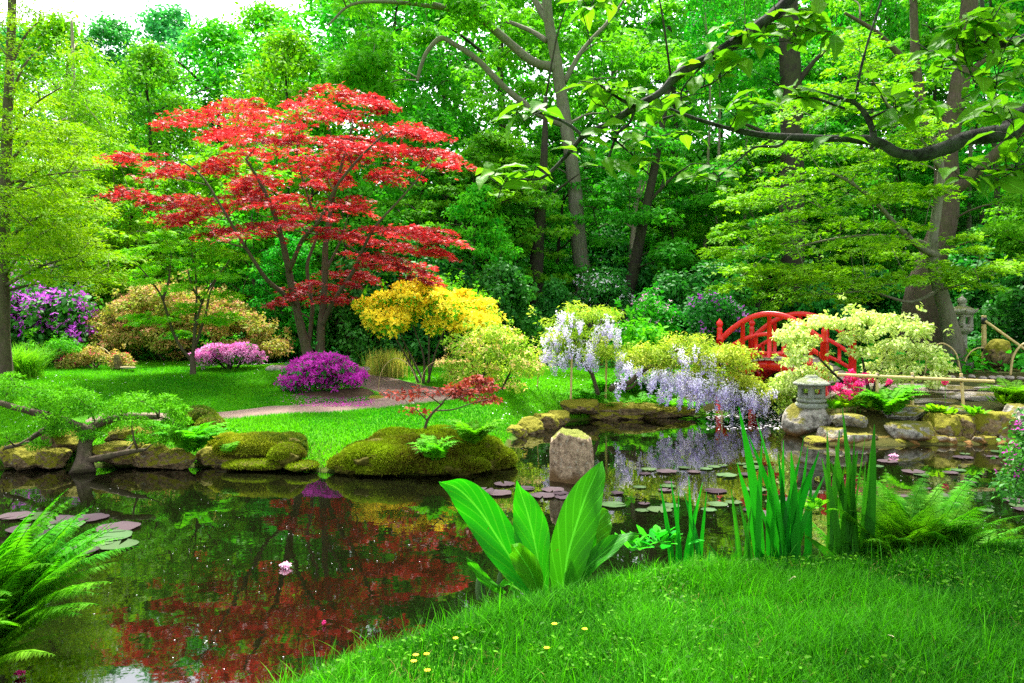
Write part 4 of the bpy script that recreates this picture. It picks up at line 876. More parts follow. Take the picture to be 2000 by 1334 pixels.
# ------------------------------------------------------------------ wisteria
def raceme(mb, p, L, r=.06, n=55):
    t = R.random(n) ** .85; a = R.uniform(0, 6.28, n); rad = r * (1 - t * .85) + .006
    pos = A(p) + np.stack([np.cos(a) * rad, np.sin(a) * rad, -t * L], 1)
    d = norm(np.stack([np.cos(a), np.sin(a), R.normal(size=n) * .4], 1)); leaves(mb, pos, norm(d + .6 * R.normal(size=(n, 3))), norm(R.normal(size=(n, 3))), R.uniform(.028, .048, n), QUAD, np.clip(1 - t * .8 + .2 * R.normal(size=n), 0, 1))
def wisteria(label, D, base_px, trunks, leafc, racs, depth):
    g = ground(base_px, D); t = thing('wisteria', label, 'climbing plant', g); w = Wood()
    for pts, a, b in trunks: w.path([P(x, y, D + R.uniform(-.1, .1)) for x, y in pts], a, b, 6 * len(pts), 8, .2)
    cs = []
    for a, b in leafc:
        for k in range(3): cs.append(P(a + R.uniform(-18, 18), b + R.uniform(-12, 14), D + R.uniform(-depth, depth)))
    w.grow(cs, .004, .05, 4, maxr=.012); w.mb.build('trunk', M['bark'], t); mb = MB(); fl = MB()
    for c in cs: clump(mb, c, (.26, .26, .12), 120, .085, NARROW, up=.55, shell=.1, droop=.7)
    for a, b, n in racs:
        for k in range(n): raceme(fl, P(a + R.uniform(-15, 15), b + R.uniform(-20, 9), D - depth * .3 + R.uniform(-depth, depth * .8)), R.uniform(.16, .34))
    mb.build('foliage', M['gold'], t); fl.build('blossoms', M['wisteria'], t)
wisteria('upright wisteria with golden leaves and lilac clusters on a bamboo prop', 15.3, 1168,
    [([(1168, 772), (1158, 735), (1145, 715), (1128, 698), (1120, 660)], .045, .02), ([(1128, 698), (1160, 660), (1175, 625)], .025, .012), ([(1128, 698), (1095, 660), (1085, 640)], .025, .012)],
    [(1125, 608), (1155, 605), (1175, 615), (1110, 625), (1185, 625), (1140, 640), (1165, 655), (1100, 655), (1090, 690), (1135, 670), (1160, 690), (1115, 690), (1085, 640), (1075, 660), (1175, 680), (1195, 690)],
    [(1100, 625, 8), (1075, 650, 9), (1075, 690, 9), (1130, 620, 6), (1180, 635, 12), (1195, 650, 8), (1150, 670, 10), (1160, 690, 9), (1120, 692, 12), (1090, 700, 9), (1105, 665, 7), (1155, 705, 5)], .45)
wisteria('long low wisteria trailing golden leaves and lilac clusters over the water', 14.9, 1195,
    [([(1192, 762), (1200, 753), (1228, 748), (1250, 728), (1280, 712), (1330, 700), (1400, 708), (1460, 735)], .06, .02), ([(1195, 757), (1230, 758), (1245, 745)], .035, .02), ([(1280, 712), (1320, 685), (1370, 675)], .025, .01), ([(1400, 708), (1430, 740), (1480, 760)], .02, .01)],
    [(1215, 690), (1240, 695), (1265, 680), (1290, 678), (1320, 668), (1345, 672), (1375, 672), (1395, 690), (1240, 712), (1275, 705), (1310, 700), (1350, 695), (1385, 710), (1420, 712), (1445, 700), (1410, 735), (1440, 745), (1465, 755), (1490, 765), (1510, 770), (1360, 720), (1300, 690), (1425, 690), (1455, 725), (1400, 755), (1430, 765), (1460, 775), (1380, 745), (1350, 740), (1480, 745), (1420, 680), (1450, 690)],
    [(1220, 705, 10), (1245, 715, 8), (1205, 740, 6), (1290, 725, 12), (1310, 735, 14), (1335, 740, 16), (1360, 745, 14), (1320, 690, 8), (1350, 690, 8), (1385, 705, 10), (1400, 725, 6), (1375, 765, 12), (1435, 760, 12), (1465, 770, 14), (1485, 778, 10), (1300, 760, 8), (1390, 745, 10), (1340, 765, 10), (1500, 775, 5), (1265, 740, 6), (1410, 770, 14), (1440, 780, 12), (1400, 750, 10), (1475, 765, 8), (1420, 745, 8)], .5)

# ------------------------------------------------------------------ red bridge
TH = math.radians(42); A0 = A([4.30, 16.5, 0]); BV = A([math.cos(TH), -math.sin(TH), 0]); PV = A([math.sin(TH), math.cos(TH), 0]); BL, BW = 2.16, 1.5
def bp(u, v, z): return A0 + BV * BL * u + PV * BW * v + A([0, 0, z])
us = np.linspace(0, 1, 25); arc = lambda u: 1 - (2 * u - 1) ** 2
def az_(ends, apex): return lambda u: ends + (apex - ends) * arc(u)
br = thing('arched_bridge', 'red arched footbridge with curved railings over the pond channel', 'bridge', bp(.5, .5, 0))
zh, zm, zl, zd, zs = az_(1.40, 1.97), az_(1.12, 1.57), az_(.84, 1.19), az_(.62, 1.08), az_(.28, .86)
for v, sgn in ((0, -1), (1, 1)):
    for nm, zf, pr in (('handrail', zh, rect(.075, .10)), ('middle_rail', zm, rect(.05, .075)), ('lower_rail', zl, rect(.05, .07))):
        mb = MB(); sweep(mb, [bp(u, v, zf(u)) for u in us], pr); mb.build(nm, M['red_paint'], br, smooth=False)
    for u in (0, 1):
        c = bp(u, v, 0); mb = MB(); beam(mb, c + A([0, 0, -.25 if u == 0 else .1]), c + A([0, 0, 1.44]), .125, .125, up=PV)
        lathe(mb, [(.062, 1.43), (.066, 1.45), (.056, 1.47), (.052, 1.62), (.058, 1.66), (.044, 1.68), (.04, 1.70), (.064, 1.73), (.07, 1.765), (.06, 1.80), (.03, 1.83), (.012, 1.86), (.001, 1.88)], c, 16)
        mb.build('newel_post', M['red_paint'], br, smooth=False)
    for u in (.24, .5, .76):
        mb = MB(); off = PV * sgn * .012; beam(mb, bp(u, v, zd(u) - .1) + off, bp(u, v, zh(u) - .03) + off, .075, .06, up=PV); mb.build('baluster', M['red_paint'], br, smooth=False)
    for u in (.12, .37, .63, .88):
        mb = MB(); beam(mb, bp(u, v, zl(u)), bp(u, v, zm(u)), .06, .05, up=PV); mb.build('short_baluster', M['red_paint'], br, smooth=False)
    mb = MB(); n = len(us)
    V = []
    for s in (-.03, .03):
        for u in us: V += [bp(u, v, zd(u) - .03) + PV * s, bp(u, v, zs(u)) + PV * s]
    V = A(V); i = np.arange(n - 1) * 2; k = 2 * n
    mb.add(V, [np.stack([i, i + 1, i + 3, i + 2], 1), np.stack([k + i, k + i + 2, k + i + 3, k + i + 1], 1), np.stack([i, i + 2, k + i + 2, k + i], 1), np.stack([i + 1, k + i + 1, k + i + 3, i + 3], 1), A([[0, k, k + 1, 1]]), A([[2 * n - 2, 2 * n - 1, k + 2 * n - 1, k + 2 * n - 2]])])
    mb.build('arched_beam', M['red_paint'], br, smooth=False)
mb = MB()
for k in range(17):
    u = (k + .5) / 17; a = bp(u, -.06, zd(u)); b = bp(u, 1.06, zd(u)); sl = (zd(u + .01) - zd(u - .01)) / (.02 * BL)
    beam(mb, a, b, BL / 17 * .9, .045, up=norm(A([-BV[0] * sl, -BV[1] * sl, 1.0])))
mb.build('deck', M['deck'], br, smooth=False)

# ------------------------------------------------------------------ stone lanterns
def window_box(mb, c, w, h, z0, rot, d=.03, op=.5, oh=.5):
    """square hollow fire box: four corner posts, sill and lintel"""
    ca, sa = math.cos(rot), math.sin(rot); tr = lambda x, y, z: A([c[0] + x * ca - y * sa, c[1] + x * sa + y * ca, c[2] + z])
    p = w * (1 - op) / 2
    for sx in (-1, 1):
        for sy in (-1, 1):
            q = w / 2 - p / 2; beam(mb, tr(sx * q, sy * q, z0), tr(sx * q, sy * q, z0 + h), p, p, up=(ca, sa, 0))
    m = h * (1 - oh) / 2
    for zz in (z0 + m / 2, z0 + h - m / 2):
        beam(mb, tr(-w / 2 + .003, 0, zz), tr(w / 2 - .003, 0, zz), w - .006, m)
g = A([X(1585, 13.0), 13.0, 0.]); z0 = P(0, 790, 13)[2]
mb = MB(); rock(mb, (g[0] - .02, g[1] + .05, z0 * .42), (.74, .7, z0 * 1.28), 41, 9, .04, .3, .75); tag(mb.build('boulder', M['rock'], base=(g[0], g[1], 0)), 'grey lichened boulder carrying the small stone lantern at the water edge', 'rock')
ln = thing('stone_lantern', 'small stone lantern with a wide mushroom cap on a boulder by the water', 'stone lantern', (g[0], g[1], z0 - .05)); c = A([g[0], g[1], z0 - .05])
mb = MB(); lathe(mb, [(0, 0), (.235, 0), (.25, .03), (.245, .065), (.225, .085), (.20, .09), (0, .09)], c, 20, .25, .35); mb.build('base', M['lantern'], ln)
mb = MB(); lathe(mb, [(0, .088), (.19, .088), (.225, .105), (.23, .13), (.215, .155), (.17, .165), (0, .165)], c, 20, .15, .2); mb.build('platform', M['lantern'], ln)
mb = MB(); window_box(mb, c, .31, .21, .163, math.radians(22), op=.52, oh=.42); mb.build('fire_box', M['lantern'], ln, smooth=False)
mb = MB(); lathe(mb, [(0, .355), (.27, .372), (.292, .385), (.285, .405), (.23, .44), (.16, .475), (.10, .50), (.10, .512), (.085, .525), (.03, .535), (0, .536)], c, 28); mb.build('roof', M['lantern'], ln)

D = 20.4; g = ground(1879, D); k = D / F; c = A(g)
zz = lambda py: P(0, py, D)[2] - g[2]
ln = thing('stone_lantern', 'tall weathered stone lantern with upturned roof and onion finial under the trees', 'stone lantern', g)
mb = MB(); lathe(mb, [(0, -.1), (.26, -.1), (.27, .06), (.2, .1), (0, .1)], c, 18); mb.build('base', M['lanternold'], ln)
mb = MB(); lathe(mb, [(.13, .08), (.125, zz(690)), (.14, zz(686)), (.14, zz(680)), (.12, zz(677)), (.12, zz(652))], c, 20); mb.build('post', M['lanternold'], ln)
mb = MB(); lathe(mb, [(0, zz(653)), (.14, zz(653)), (.25, zz(646)), (.27, zz(642)), (.24, zz(639)), (.17, zz(638)), (0, zz(638))], c, 6, 0, .3); mb.build('platform', M['lanternold'], ln, smooth=False)
mb = MB(); window_box(mb, c, .37, zz(613) - zz(639), zz(639), .35, op=.42, oh=.5); mb.build('fire_box', M['lanternold'], ln, smooth=False)
mb = MB(); lathe(mb, [(0, zz(614)), (.25, zz(614)), (.33, zz(610)), (.315, zz(605)), (.2, zz(600)), (.1, zz(597)), (.08, zz(596)), (0, zz(596))], c, 6, 0, .3)
for q in range(6):
    a = .3 + q * math.pi / 3; e = A([math.cos(a), math.sin(a), 0]); tube(mb, [c + e * .26 + A([0, 0, zz(608)]), c + e * .34 + A([0, 0, zz(606.5)]), c + e * .37 + A([0, 0, zz(602)])], [.045, .035, .014], 7)
mb.build('roof', M['lanternold'], ln, smooth=False)
mb = MB(); lathe(mb, [(.09, zz(597)), (.1, zz(595)), (.07, zz(593.5)), (.1, zz(592)), (.115, zz(588)), (.1, zz(584)), (.05, zz(581)), (.018, zz(578)), (.004, zz(574))], c, 18); mb.build('finial', M['lanternold'], ln)

# ------------------------------------------------------------------ bamboo
def cane(mb, a, b, r, sides=9):
    a, b = A(a), A(b); L = np.linalg.norm(b - a); n = max(4, int(L / .025)); t = np.linspace(0, 1, n); rr = np.full(n, r) * (1 - .08 * t)
    for k in np.arange(.12, L, .24): rr = rr * (1 + .13 * np.exp(-((t * L - k) / .012) ** 2))
    tube(mb, a + (b - a) * t[:, None], rr, sides, R.uniform(.3, .7))
fe = thing('bamboo_fence', 'low bamboo rail on three posts beside the path at the water', 'fence', ground(1782, 13.1))
for px, yt, yb, tilt in [(1713, 728, 788, 0), (1782, 727, 784, 0), (1877, 729, 800, 6)]:
    mb = MB(); cane(mb, P(px + tilt, yb + 10, 13.0), P(px, yt, 13.06), .026); mb.build('post', M['bamboo'], fe)
mb = MB(); cane(mb, P(1636, 732, 13.02), P(1942, 745, 13.0), .028); mb.build('rail', M['bamboo'], fe)
for px, py in [(1713, 735), (1782, 738), (1877, 742)]:
    mb = MB(); q = P(px, py, 13.03); tube(mb, [q - A([.02, 0, .03]), q + A([.02, 0, .03])], .036, 9); mb.build('lashing', M['black'], fe)
D = 19.2; g = ground(1922, D); fe = thing('bamboo_post', 'tall bamboo post with black bands holding a sloping rail by the tall lantern', 'fence', g)
mb = MB(); cane(mb, (g[0], g[1], g[2] - .1), P(1922, 616, D), .055, 12); mb.build('post', M['bamboo'], fe)
mb = MB(); cane(mb, P(1924, 627, D - .05), P(2004, 684, D - .5), .032); mb.build('rail', M['bamboo'], fe)
for a, b in [(620, 633), (677, 686)]:
    mb = MB(); tube(mb, [P(1922, a, D), P(1922, b, D)], .062, 12); mb.build('band', M['black'], fe)
for px, a, b, D, r, lab in [(1117, 692, 775, 15.0, .022, 'stout bamboo stake propping the upright wisteria'), (1186, 640, 760, 15.6, .016, 'thin bamboo stake behind the upright wisteria'), (1052, 712, 735, 15.6, .012, 'short bamboo stake leaning at the edge of the peach azalea'),
                        (1184, 685, 705, 15.8, .014, 'short bamboo stub between the two wisterias'), (1411, 760, 835, 14.6, .016, 'grey stake standing in the water under the trailing wisteria')]:
    zb = gz(X(px, D), D) - .1; t = A(P(px, a, D)); mb = MB(); cane(mb, (X(px, D) - .03, D, zb), t, r); tag(mb.build('bamboo_stake', M['bamboo'], base=(X(px, D), D, zb)), lab, 'stake')
def hoop(pa, top, pb, D, r, lab, grp=None):
    a, b = ground(pa, D, -.05), ground(pb, D - .15, -.05); m = P((pa + pb) / 2, top, D)
    z = m[2]; q = spline([a, a + (b - a) * .08 + A([0, 0, (z - a[2]) * .6]), a + (b - a) * .3 + A([0, 0, (z - a[2]) * .95]), a + (b - a) * .55 + A([0, 0, z - a[2]]), a + (b - a) * .85 + A([0, 0, (z - a[2]) * .7]), b], 28)
    mb = MB(); tube(mb, q, r, 7); tag(mb.build('bamboo_hoop', M['bamboo'], base=a), lab, 'hoop', grp)
hoop(1806, 672, 1878, 18.2, .02, 'bent bamboo hoop against the forked maple trunk', 'bamboo edging hoops'); hoop(1882, 680, 1955, 19, .016, 'thin bamboo hoop in front of the mossy boulder under the lantern', 'bamboo edging hoops'); hoop(1973, 672, 2045, 17.6, .026, 'thick bamboo hoop at the right edge by the path', 'bamboo edging hoops')
hoop(738, 700, 818, 15.3, .006, 'thin bamboo hoop on the lawn below the yellow azalea', 'bamboo edging hoops'); hoop(820, 709, 885, 15.2, .006, 'thin bamboo hoop half hidden by the peach azalea', 'bamboo edging hoops'); hoop(180, 680, 222, 17.4, .007, 'thin bamboo hoop beside the mossy stone post', 'bamboo edging hoops')

# ------------------------------------------------------------------ rocks
def stone(name, label, px, py, D, w, h, dep, seed, mat='rock', rot=0, planes=11, soft=.6, rough=.05, cat='rock', group=None, cuts=None):
    """w and h in photo pixels, dep in metres; py is the middle row"""
    c = P(px, py, D); mb = MB(); rock(mb, c, (w * D / F * 1.1, dep, h * D / F * 1.1), seed, planes, rough, rot, soft, cuts=cuts)
    return tag(mb.build(name, M[mat], base=(c[0], c[1], c[2] - h * D / F / 2)), label, cat, group)
stone('standing_stone', 'upright brown rock standing alone in the pond', 1115, 904, 9.5, 86, 116, .5, 27, 'standing', 0, 7, .97, .055, cuts=[(-.62, -.78, .06, .66), (.66, -.74, .12, .72), (-.95, .1, .03, .86), (.95, .2, 0, .9), (0, 1, 0, .8), (.2, -.1, 1, .88), (-.6, 0, .8, 1.02), (0, 0, -1, 1), (.2, -.9, .45, .82), (.8, -.4, .5, .95)])
mb = MB()
E = 'mossy stones edging the pond'
for px, py, D, w, h, dep, sd, lab in [(1136, 795, 14.9, 72, 30, .6, 3, 'thick mossy slab lying on the ledge with petals on top'), (1215, 800, 15.1, 130, 26, .5, 5, 'long mossy ledge stone below the ferns'), (1292, 803, 15.3, 92, 24, .5, 6, 'reddish end stone of the ledge under the trailing wisteria'),
                                 (1177, 812, 14.9, 54, 16, .3, 7, 'small flat mossy stone at the water under the ledge'), (1226, 812, 15, 48, 15, .3, 8, 'second small flat mossy stone at the water under the ledge'),
                                 (1090, 816, 14.2, 36, 30, .4, 9, 'mossy edging stone next to the thick slab'), (1064, 824, 13.8, 44, 36, .45, 10, 'mossy edging stone second from the thick slab'), (1034, 834, 13.3, 44, 36, .45, 14, 'mossy edging stone in the middle of the curve'), (1008, 846, 12.9, 40, 32, .4, 15, 'mossy edging stone at the near end of the curve'),
                                 (68, 895, 10.25, 60, 40, .5, 16, 'low ochre mossy rock by the juniper trunk on its left'), (32, 890, 10.3, 50, 40, .5, 17, 'ochre mossy rock at the left edge of the far bank'), (105, 893, 10.2, 48, 36, .4, 18, 'round ochre rock touching the juniper trunk'), (130, 860, 10.6, 70, 50, .5, 19, 'dark mossy rock behind the juniper trunk'),
                                 (235, 885, 10.3, 90, 44, .5, 20, 'rock with orange moss under the juniper branch'), (300, 890, 10.3, 70, 44, .5, 21, 'dark rock right of the juniper branch'), (255, 850, 10.8, 90, 40, .5, 22, 'pale rock showing through the juniper'), (345, 896, 10.2, 60, 40, .4, 23, 'dark rock below the bright fern'),
                                 (410, 890, 10.4, 50, 34, .4, 24, 'brown rock right of the bright fern'), (470, 900, 10.4, 90, 26, .4, 25, 'low ochre moss cushion at the water'), (520, 906, 10.4, 60, 18, .4, 26, 'flat mossy stone left of the round moss cushion')]:
    stone('edge_stone', lab, px, py, D, w, h, dep, sd, 'rockmoss', R.uniform(-.3, .3), 10, .85, .10, group=E)
B = 'rocks of the right bank'
for px, py, D, w, h, dep, sd, mt, lab in [(1655, 821, 12.6, 56, 32, .45, 31, 'rock', 'flat grey block beside the lantern boulder'), (1630, 856, 12.35, 52, 48, .45, 32, 'rock', 'pale rock in the water below the flat grey block'), (1670, 862, 12.2, 44, 36, .4, 33, 'rock', 'ochre stained rock right of the pale one'),
                                      (1778, 846, 12.4, 92, 54, .6, 34, 'rock', 'broad pale rock with orange moss at the water'), (1770, 808, 12.9, 80, 34, .5, 35, 'rock', 'grey sloping rock right of the large fern'), (1838, 838, 12.5, 54, 64, .5, 36, 'rockmoss', 'tall mossy rock with ochre face in the middle of the bank'), (1880, 836, 12.5, 56, 60, .5, 37, 'rockmoss', 'mossy rock right of the ochre faced one'),
                                      (1935, 838, 12.5, 80, 64, .6, 38, 'rockmoss', 'large mossy rock at the right end of the bank'), (1990, 825, 12.5, 70, 70, .6, 39, 'rock', 'grey boulder cut by the right edge of the picture'), (1880, 806, 12.9, 60, 26, .4, 40, 'rock', 'grey rock under the leaning bamboo post'), (1715, 862, 12.4, 60, 34, .4, 45, 'rockmoss', 'shaded rock under the large fern'), (2040, 850, 12.3, 70, 50, .6, 46, 'rockmoss', 'mossy rock just past the right edge')]:
    stone('bank_rock', lab, px, py, D, w, h, dep, sd, mt, R.uniform(-.4, .4), 9, .95, .08, group=B)
for k in range(16):
    px = R.uniform(1620, 1990); py = R.uniform(800, 866); stone('bank_stone', 'small broken stone wedged among the rocks of the right bank', px, py, 12.45 + (866 - py) * .012, R.uniform(18, 40), R.uniform(12, 26), R.uniform(.15, .3), 300 + k, 'rock' if k % 2 else 'rockmoss', R.uniform(-.6, .6), 8, 1.0, .06, group='small stones of the right bank')
for k in range(22):
    px = 1600 + k * 18 + R.uniform(-6, 6); stone('bank_stone', 'wet stone at the waterline of the right bank', px, 864 + R.uniform(-5, 3), 12.2, R.uniform(20, 36), R.uniform(14, 26), R.uniform(.2, .35), 400 + k, 'rock' if k % 3 else 'rockmoss', R.uniform(-.6, .6), 8, 1.0, .06, group='waterline stones of the right bank')
SL = 'flat stepping slabs of the stone path'
for px, py, D, w, h, dep, sd, lab in [(1785, 797, 13.3, 96, 12, .5, 51, 'low flat slab nearest the large fern'), (1830, 784, 13.7, 120, 12, .6, 52, 'long flat slab left of the leaning bamboo post'), (1920, 775, 13.8, 110, 16, .7, 53, 'thick pale slab right of the leaning bamboo post'), (1960, 757, 14.6, 130, 10, .6, 54, 'large pale slab by the far right of the path'),
                                 (1860, 757, 14.6, 90, 9, .5, 55, 'pale slab in the middle of the path'), (2010, 775, 13.9, 90, 14, .6, 56, 'pale slab cut by the right edge')]:
    stone('stepping_slab', lab, px, py, D, w, h, dep, sd, 'slab', R.uniform(-.2, .2), 9, .8, .02, group=SL)
stone('mossy_boulder', 'rounded mossy boulder behind the tall bamboo post', 1950, 690, 18.8, 46, 54, .6, 61, 'rockmoss', 0, 12, .5)
stone('small_boulder', 'small grey boulder at the foot of the tall stone lantern', 1890, 712, 19.3, 24, 18, .3, 62, 'rock')
stone('stone_post', 'small upright stone post yellow with moss beside the lawn', 231, 705, 17.2, 13, 32, .14, 63, 'rockmoss', 0, 7, .8)
for a, b, w, h, d, sd, lab in [(545, 722, 40, 18, 16.4, 71, 'pale stone left of the magenta azalea on the lawn edge'), (700, 722, 42, 12, 16.8, 72, 'flat stone on the grass right of the magenta azalea'), (735, 780, 28, 14, 14.1, 73, 'brown stone at the right end of the azalea bed'), (560, 802, 24, 12, 13.2, 74, 'wedge shaped stone at the left end of the azalea bed'), (250, 718, 24, 6, 17, 75, 'flat pale stone beside the stone post'), (400, 712, 18, 8, 17, 76, 'small pale stone under the pink azalea')]:
    stone('garden_stone', lab, a, b, d, w, h, .25, sd, 'slab' if sd != 73 else 'rockmoss', 0, 9, .7)
for q in range(9): stone('kerb_pebble', 'rounded pebble in the row edging the far side of the trodden path', 1860 + q * 19 + R.uniform(-5, 5), 737 + R.uniform(-2, 2), 16.4, R.uniform(9, 18), 8, .15, 80 + q, 'slab', 0, 9, .5, group='pebbles edging the path')

# ------------------------------------------------------------------ moss mounds and beds
def mound(name, label, blobs, mat, leaf, nper, ls, cat='moss', tufts=None):
    t = None; mb = MB(); lf = MB()
    c0 = P(*blobs[0][:3]); t = thing(name, label, cat, (c0[0], c0[1], c0[2] - .2))
    for k, (px, py, D, w, h, dep) in enumerate(blobs):
        c = P(px, py, D); r = A([w * D / F / 2, dep / 2, h * D / F / 2]); rock(mb, c, r * 2, 200 + k + int(px), 16, .16, 0, .35)
        n = int(nper * w * h / 900); d = norm(R.normal(size=(n, 3))); d[:, 2] = np.abs(d[:, 2]) - .15; d = norm(d)
        pos = c + d * r * (1 + .1 * noise3(d * 2 + k)[:, None]); leaves(lf, pos, norm(np.cross(d, R.normal(size=d.shape)) + .6 * d), norm(.7 * R.normal(size=d.shape) + d * 1.2 + A([0, 0, .4])), ls * R.uniform(.6, 1.3, n), NARROW, np.clip(.6 + .75 * noise3(pos, 1.6) + .3 * noise3(pos, 5) + .15 * R.normal(size=n), 0, 1))
    mb.build('mound', mat, t); lf.build('moss_cover', leaf, t); return t
M['mossbase'] = plain_mat('moss_base', (.03, .03, .005), (.10, .09, .01), .95, 30, .1, .8)
M['heather'] = leaf_mat('leaf_heather', (.05, .09, .008), (.34, .36, .015), tr=.15, rough=.8, spec=.05)
mound('moss_mound', 'broad hummock of yellow green moss jutting into the pond', [(810, 896, 10.3, 300, 84, 1.1), (725, 896, 10.05, 120, 58, .7), (905, 890, 10.4, 150, 92, .8), (960, 900, 10.4, 90, 54, .6), (685, 906, 10, 80, 36, .5), (770, 900, 9.85, 110, 50, .5), (850, 912, 9.8, 100, 34, .4), (780, 862, 10.7, 110, 44, .6), (860, 862, 10.7, 120, 52, .6), (900, 912, 9.95, 110, 34, .4), (745, 918, 9.75, 90, 18, .3), (950, 876, 10.7, 60, 40, .5)], M['mossbase'], M['moss'], 1500, .045)
mound('heather_clump', 'dark brownish heath clump on the bank right of the bright fern', [(505, 875, 10.5, 170, 52, .6), (440, 870, 10.7, 60, 46, .5), (565, 868, 10.8, 60, 40, .5)], M['mossbase'], M['heather'], 1300, .045)
mound('moss_cushion', 'round bright moss cushion at the water in front of the heath clump', [(560, 888, 10.15, 66, 42, .45)], M['mossbase'], M['moss'], 1700, .03)
mound('dark_bush', 'small rounded dark bush behind the bright fern', [(385, 818, 11.4, 76, 46, .5), (410, 835, 11.2, 50, 46, .5)], M['mossbase'], M['heather'], 900, .035, 'bush')
mound('moss_bank', 'low ochre moss cushion between the round one and the water', [(500, 908, 10.1, 130, 18, .4), (590, 910, 10.0, 60, 16, .4)], M['mossbase'], M['moss'], 1500, .03)
bd = thing('azalea_bed', 'raised brown earth bed strewn with petals under the magenta azalea', 'planting bed', ground(640, 14.3)); mb = MB()
for px, py, D, w, h, dep, sd in [(640, 786, 14.35, 170, 46, .9, 91), (690, 780, 14.5, 90, 50, .8, 92), (590, 795, 14.0, 90, 26, .7, 93)]: rock(mb, P(px, py, D), (w * D / F, dep, h * D / F), sd, 16, .06, 0, .25)
M['bed'] = plain_mat('bed_earth', (.03, .02, .012), (.14, .09, .05), .95, 26, .1, .9); mb.build('earth', M['bed'], bd)

def petals(name, label, n, fn, mat, s0, s1, kind='stuff'):
    mb = MB(); pos = fn(n); n = len(pos); leaves(mb, pos, norm(A([0, 0, 1.]) + .12 * R.normal(size=(n, 3))), norm(R.normal(size=(n, 3)) * A([1, 1, .05])), R.uniform(s0, s1, n), QUAD, R.random(n)); return tag(mb.build(name, mat), label, kind=kind)
def on_bed(n):
    px = np.concatenate([R.normal(650, 45, n // 2), R.uniform(575, 730, n - n // 2)]); D = R.uniform(13.2, 14.3, n); x = (px - 1000) / F * D; return np.c_[x, D, gz(x, D) + .035]
petals('fallen_petals', 'carpet of fallen magenta petals below the azalea', 1500, on_bed, M['magenta'], .02, .04)

# ------------------------------------------------------------------ ferns, tufts and border plants
def fern(label, px, D, n, L, mat='fern', bip=0, e0=(55, 80), e1=(-30, 5), az=None, wid=.26, npin=20, dz=0, group=None, tint=.55, name='fern'):
    g = ground(px, D, dz) if not isinstance(px, tuple) else A(px); mb = MB()
    for k in range(n):
        a = R.uniform(0, 6.283) if az is None else R.uniform(*az)
        frond(mb, g + A([R.normal() * .03, R.normal() * .03, 0]), a, L * R.uniform(.7, 1.1), R.uniform(*e0), R.uniform(*e1), wid, npin, bip, np.clip(tint + .15 * R.normal(), 0, 1), .004 if L < .6 else .006)
    return tag(mb.build(name, M[mat], base=g), label, 'fern', group)
fern('bright fern growing from the dark rocks below the juniper', (*P(375, 885, 10.05),), 10.05, 26, .62, az=(0, 6.28), bip=0, npin=26)
fern('fern on top of the moss mound', (*P(925, 868, 10.0),), 10, 24, .55); fern('small bright fern on the front of the moss mound', (*P(850, 900, 9.7),), 9.7, 22, .46)
fern('small fern frond by the brown rock on the far bank', (*P(440, 885, 10.1),), 10, 7, .22)
for k, (px, D, n, L) in enumerate([(1150, 15.3, 18, .6), (1200, 15.2, 18, .55), (1245, 15.3, 18, .6), (1300, 15.4, 20, .65), (1345, 15.6, 18, .6), (1385, 15.8, 16, .55), (1230, 16.2, 18, .7), (1270, 16.4, 18, .7), (1330, 15.2, 16, .5), (1175, 15.9, 16, .6)]):
    fern('green fern in the bed under the wisterias', px, D, n, L, group='ferns under the wisterias', npin=16)
fern('large bright fern hanging over the right bank rocks', (*P(1735, 812, 12.7),), 12.7, 34, .75, npin=24); fern('fern at the foot of the tall stone lantern', 1905, 19.6, 20, .8, mat='bright')
fern('fern at the right edge above the bank rocks', 1985, 13, 26, .75); fern('dark fern behind the mossy boulder', 1965, 19.5, 16, .7, mat='bright')
# nearer ferns of the near bank
for px, D, n, L, lab in [(1740, 5.75, 30, .62, 'tall feathery fern right of the iris clumps'), (1830, 5.8, 30, .66, 'feathery fern with long arching tips near the right edge'), (1790, 5.65, 26, .5, 'low fern between the two feathery ferns'), (1690, 5.8, 16, .5, 'fern tucked behind the right iris clump'), (1890, 5.85, 14, .5, 'outermost fern of the row by the pond at right')]:
    fern(lab, px, D, int(n * 1.5), L * 1.45, bip=10, npin=26, e0=(64, 92), e1=(-10, 48), wid=.2, tint=.45, mat='fernmid', group='ferns on the near bank')
for px, D, n, L, lab in [(1395, 5.6, 14, .42, 'pale fern between the small irises and the iris clump'), (1430, 5.7, 12, .4, 'pale fern just left of the iris clump'), (1590, 5.75, 10, .36, 'pale fern between the two iris clumps')]:
    fern(lab, px, D, n, L, bip=8, npin=20, e0=(55, 85), e1=(-20, 20), wid=.24, tint=.75, group='ferns on the near bank')
# big fern at the near left
for (x, y, z, n, L, lab, a0, a1) in [(-2.9, 4.25, .06, 24, .86, 'big bright fern leaning in over the pond at lower left', -.9, .9), (-2.84, 3.9, .02, 16, .62, 'low bright fern below the big one at lower left', -.9, .7), (-3.0, 4.5, .08, 14, .85, 'fern behind the big fern at lower left', -.4, 1.2)]:
    fern(lab, (x, y, z), 0, int(n * 1.5), L * 1.08, bip=13, npin=30, az=(a0, a1), e0=(45, 90), e1=(-15, 48), wid=.19, tint=.5, group='ferns at lower left')
fern('single fern frond poking in at the bottom left corner', (-2.66, 3.75, .03), 0, 5, .42, bip=11, npin=26, az=(-.2, .5), e0=(25, 45), e1=(-30, -5), wid=.2, tint=.6, group='ferns at lower left')
g = ground(40, 15.2); mb = MB(); n = 900; q = np.c_[g[0] + R.normal(size=n) * .14, g[1] + R.normal(size=n) * .14, np.full(n, g[2])]; blades(mb, q, R.uniform(.4, .85, n), .016, R.uniform(.3, 1.0, n), np.clip(R.normal(.5, .2, n), 0, 1), 4)
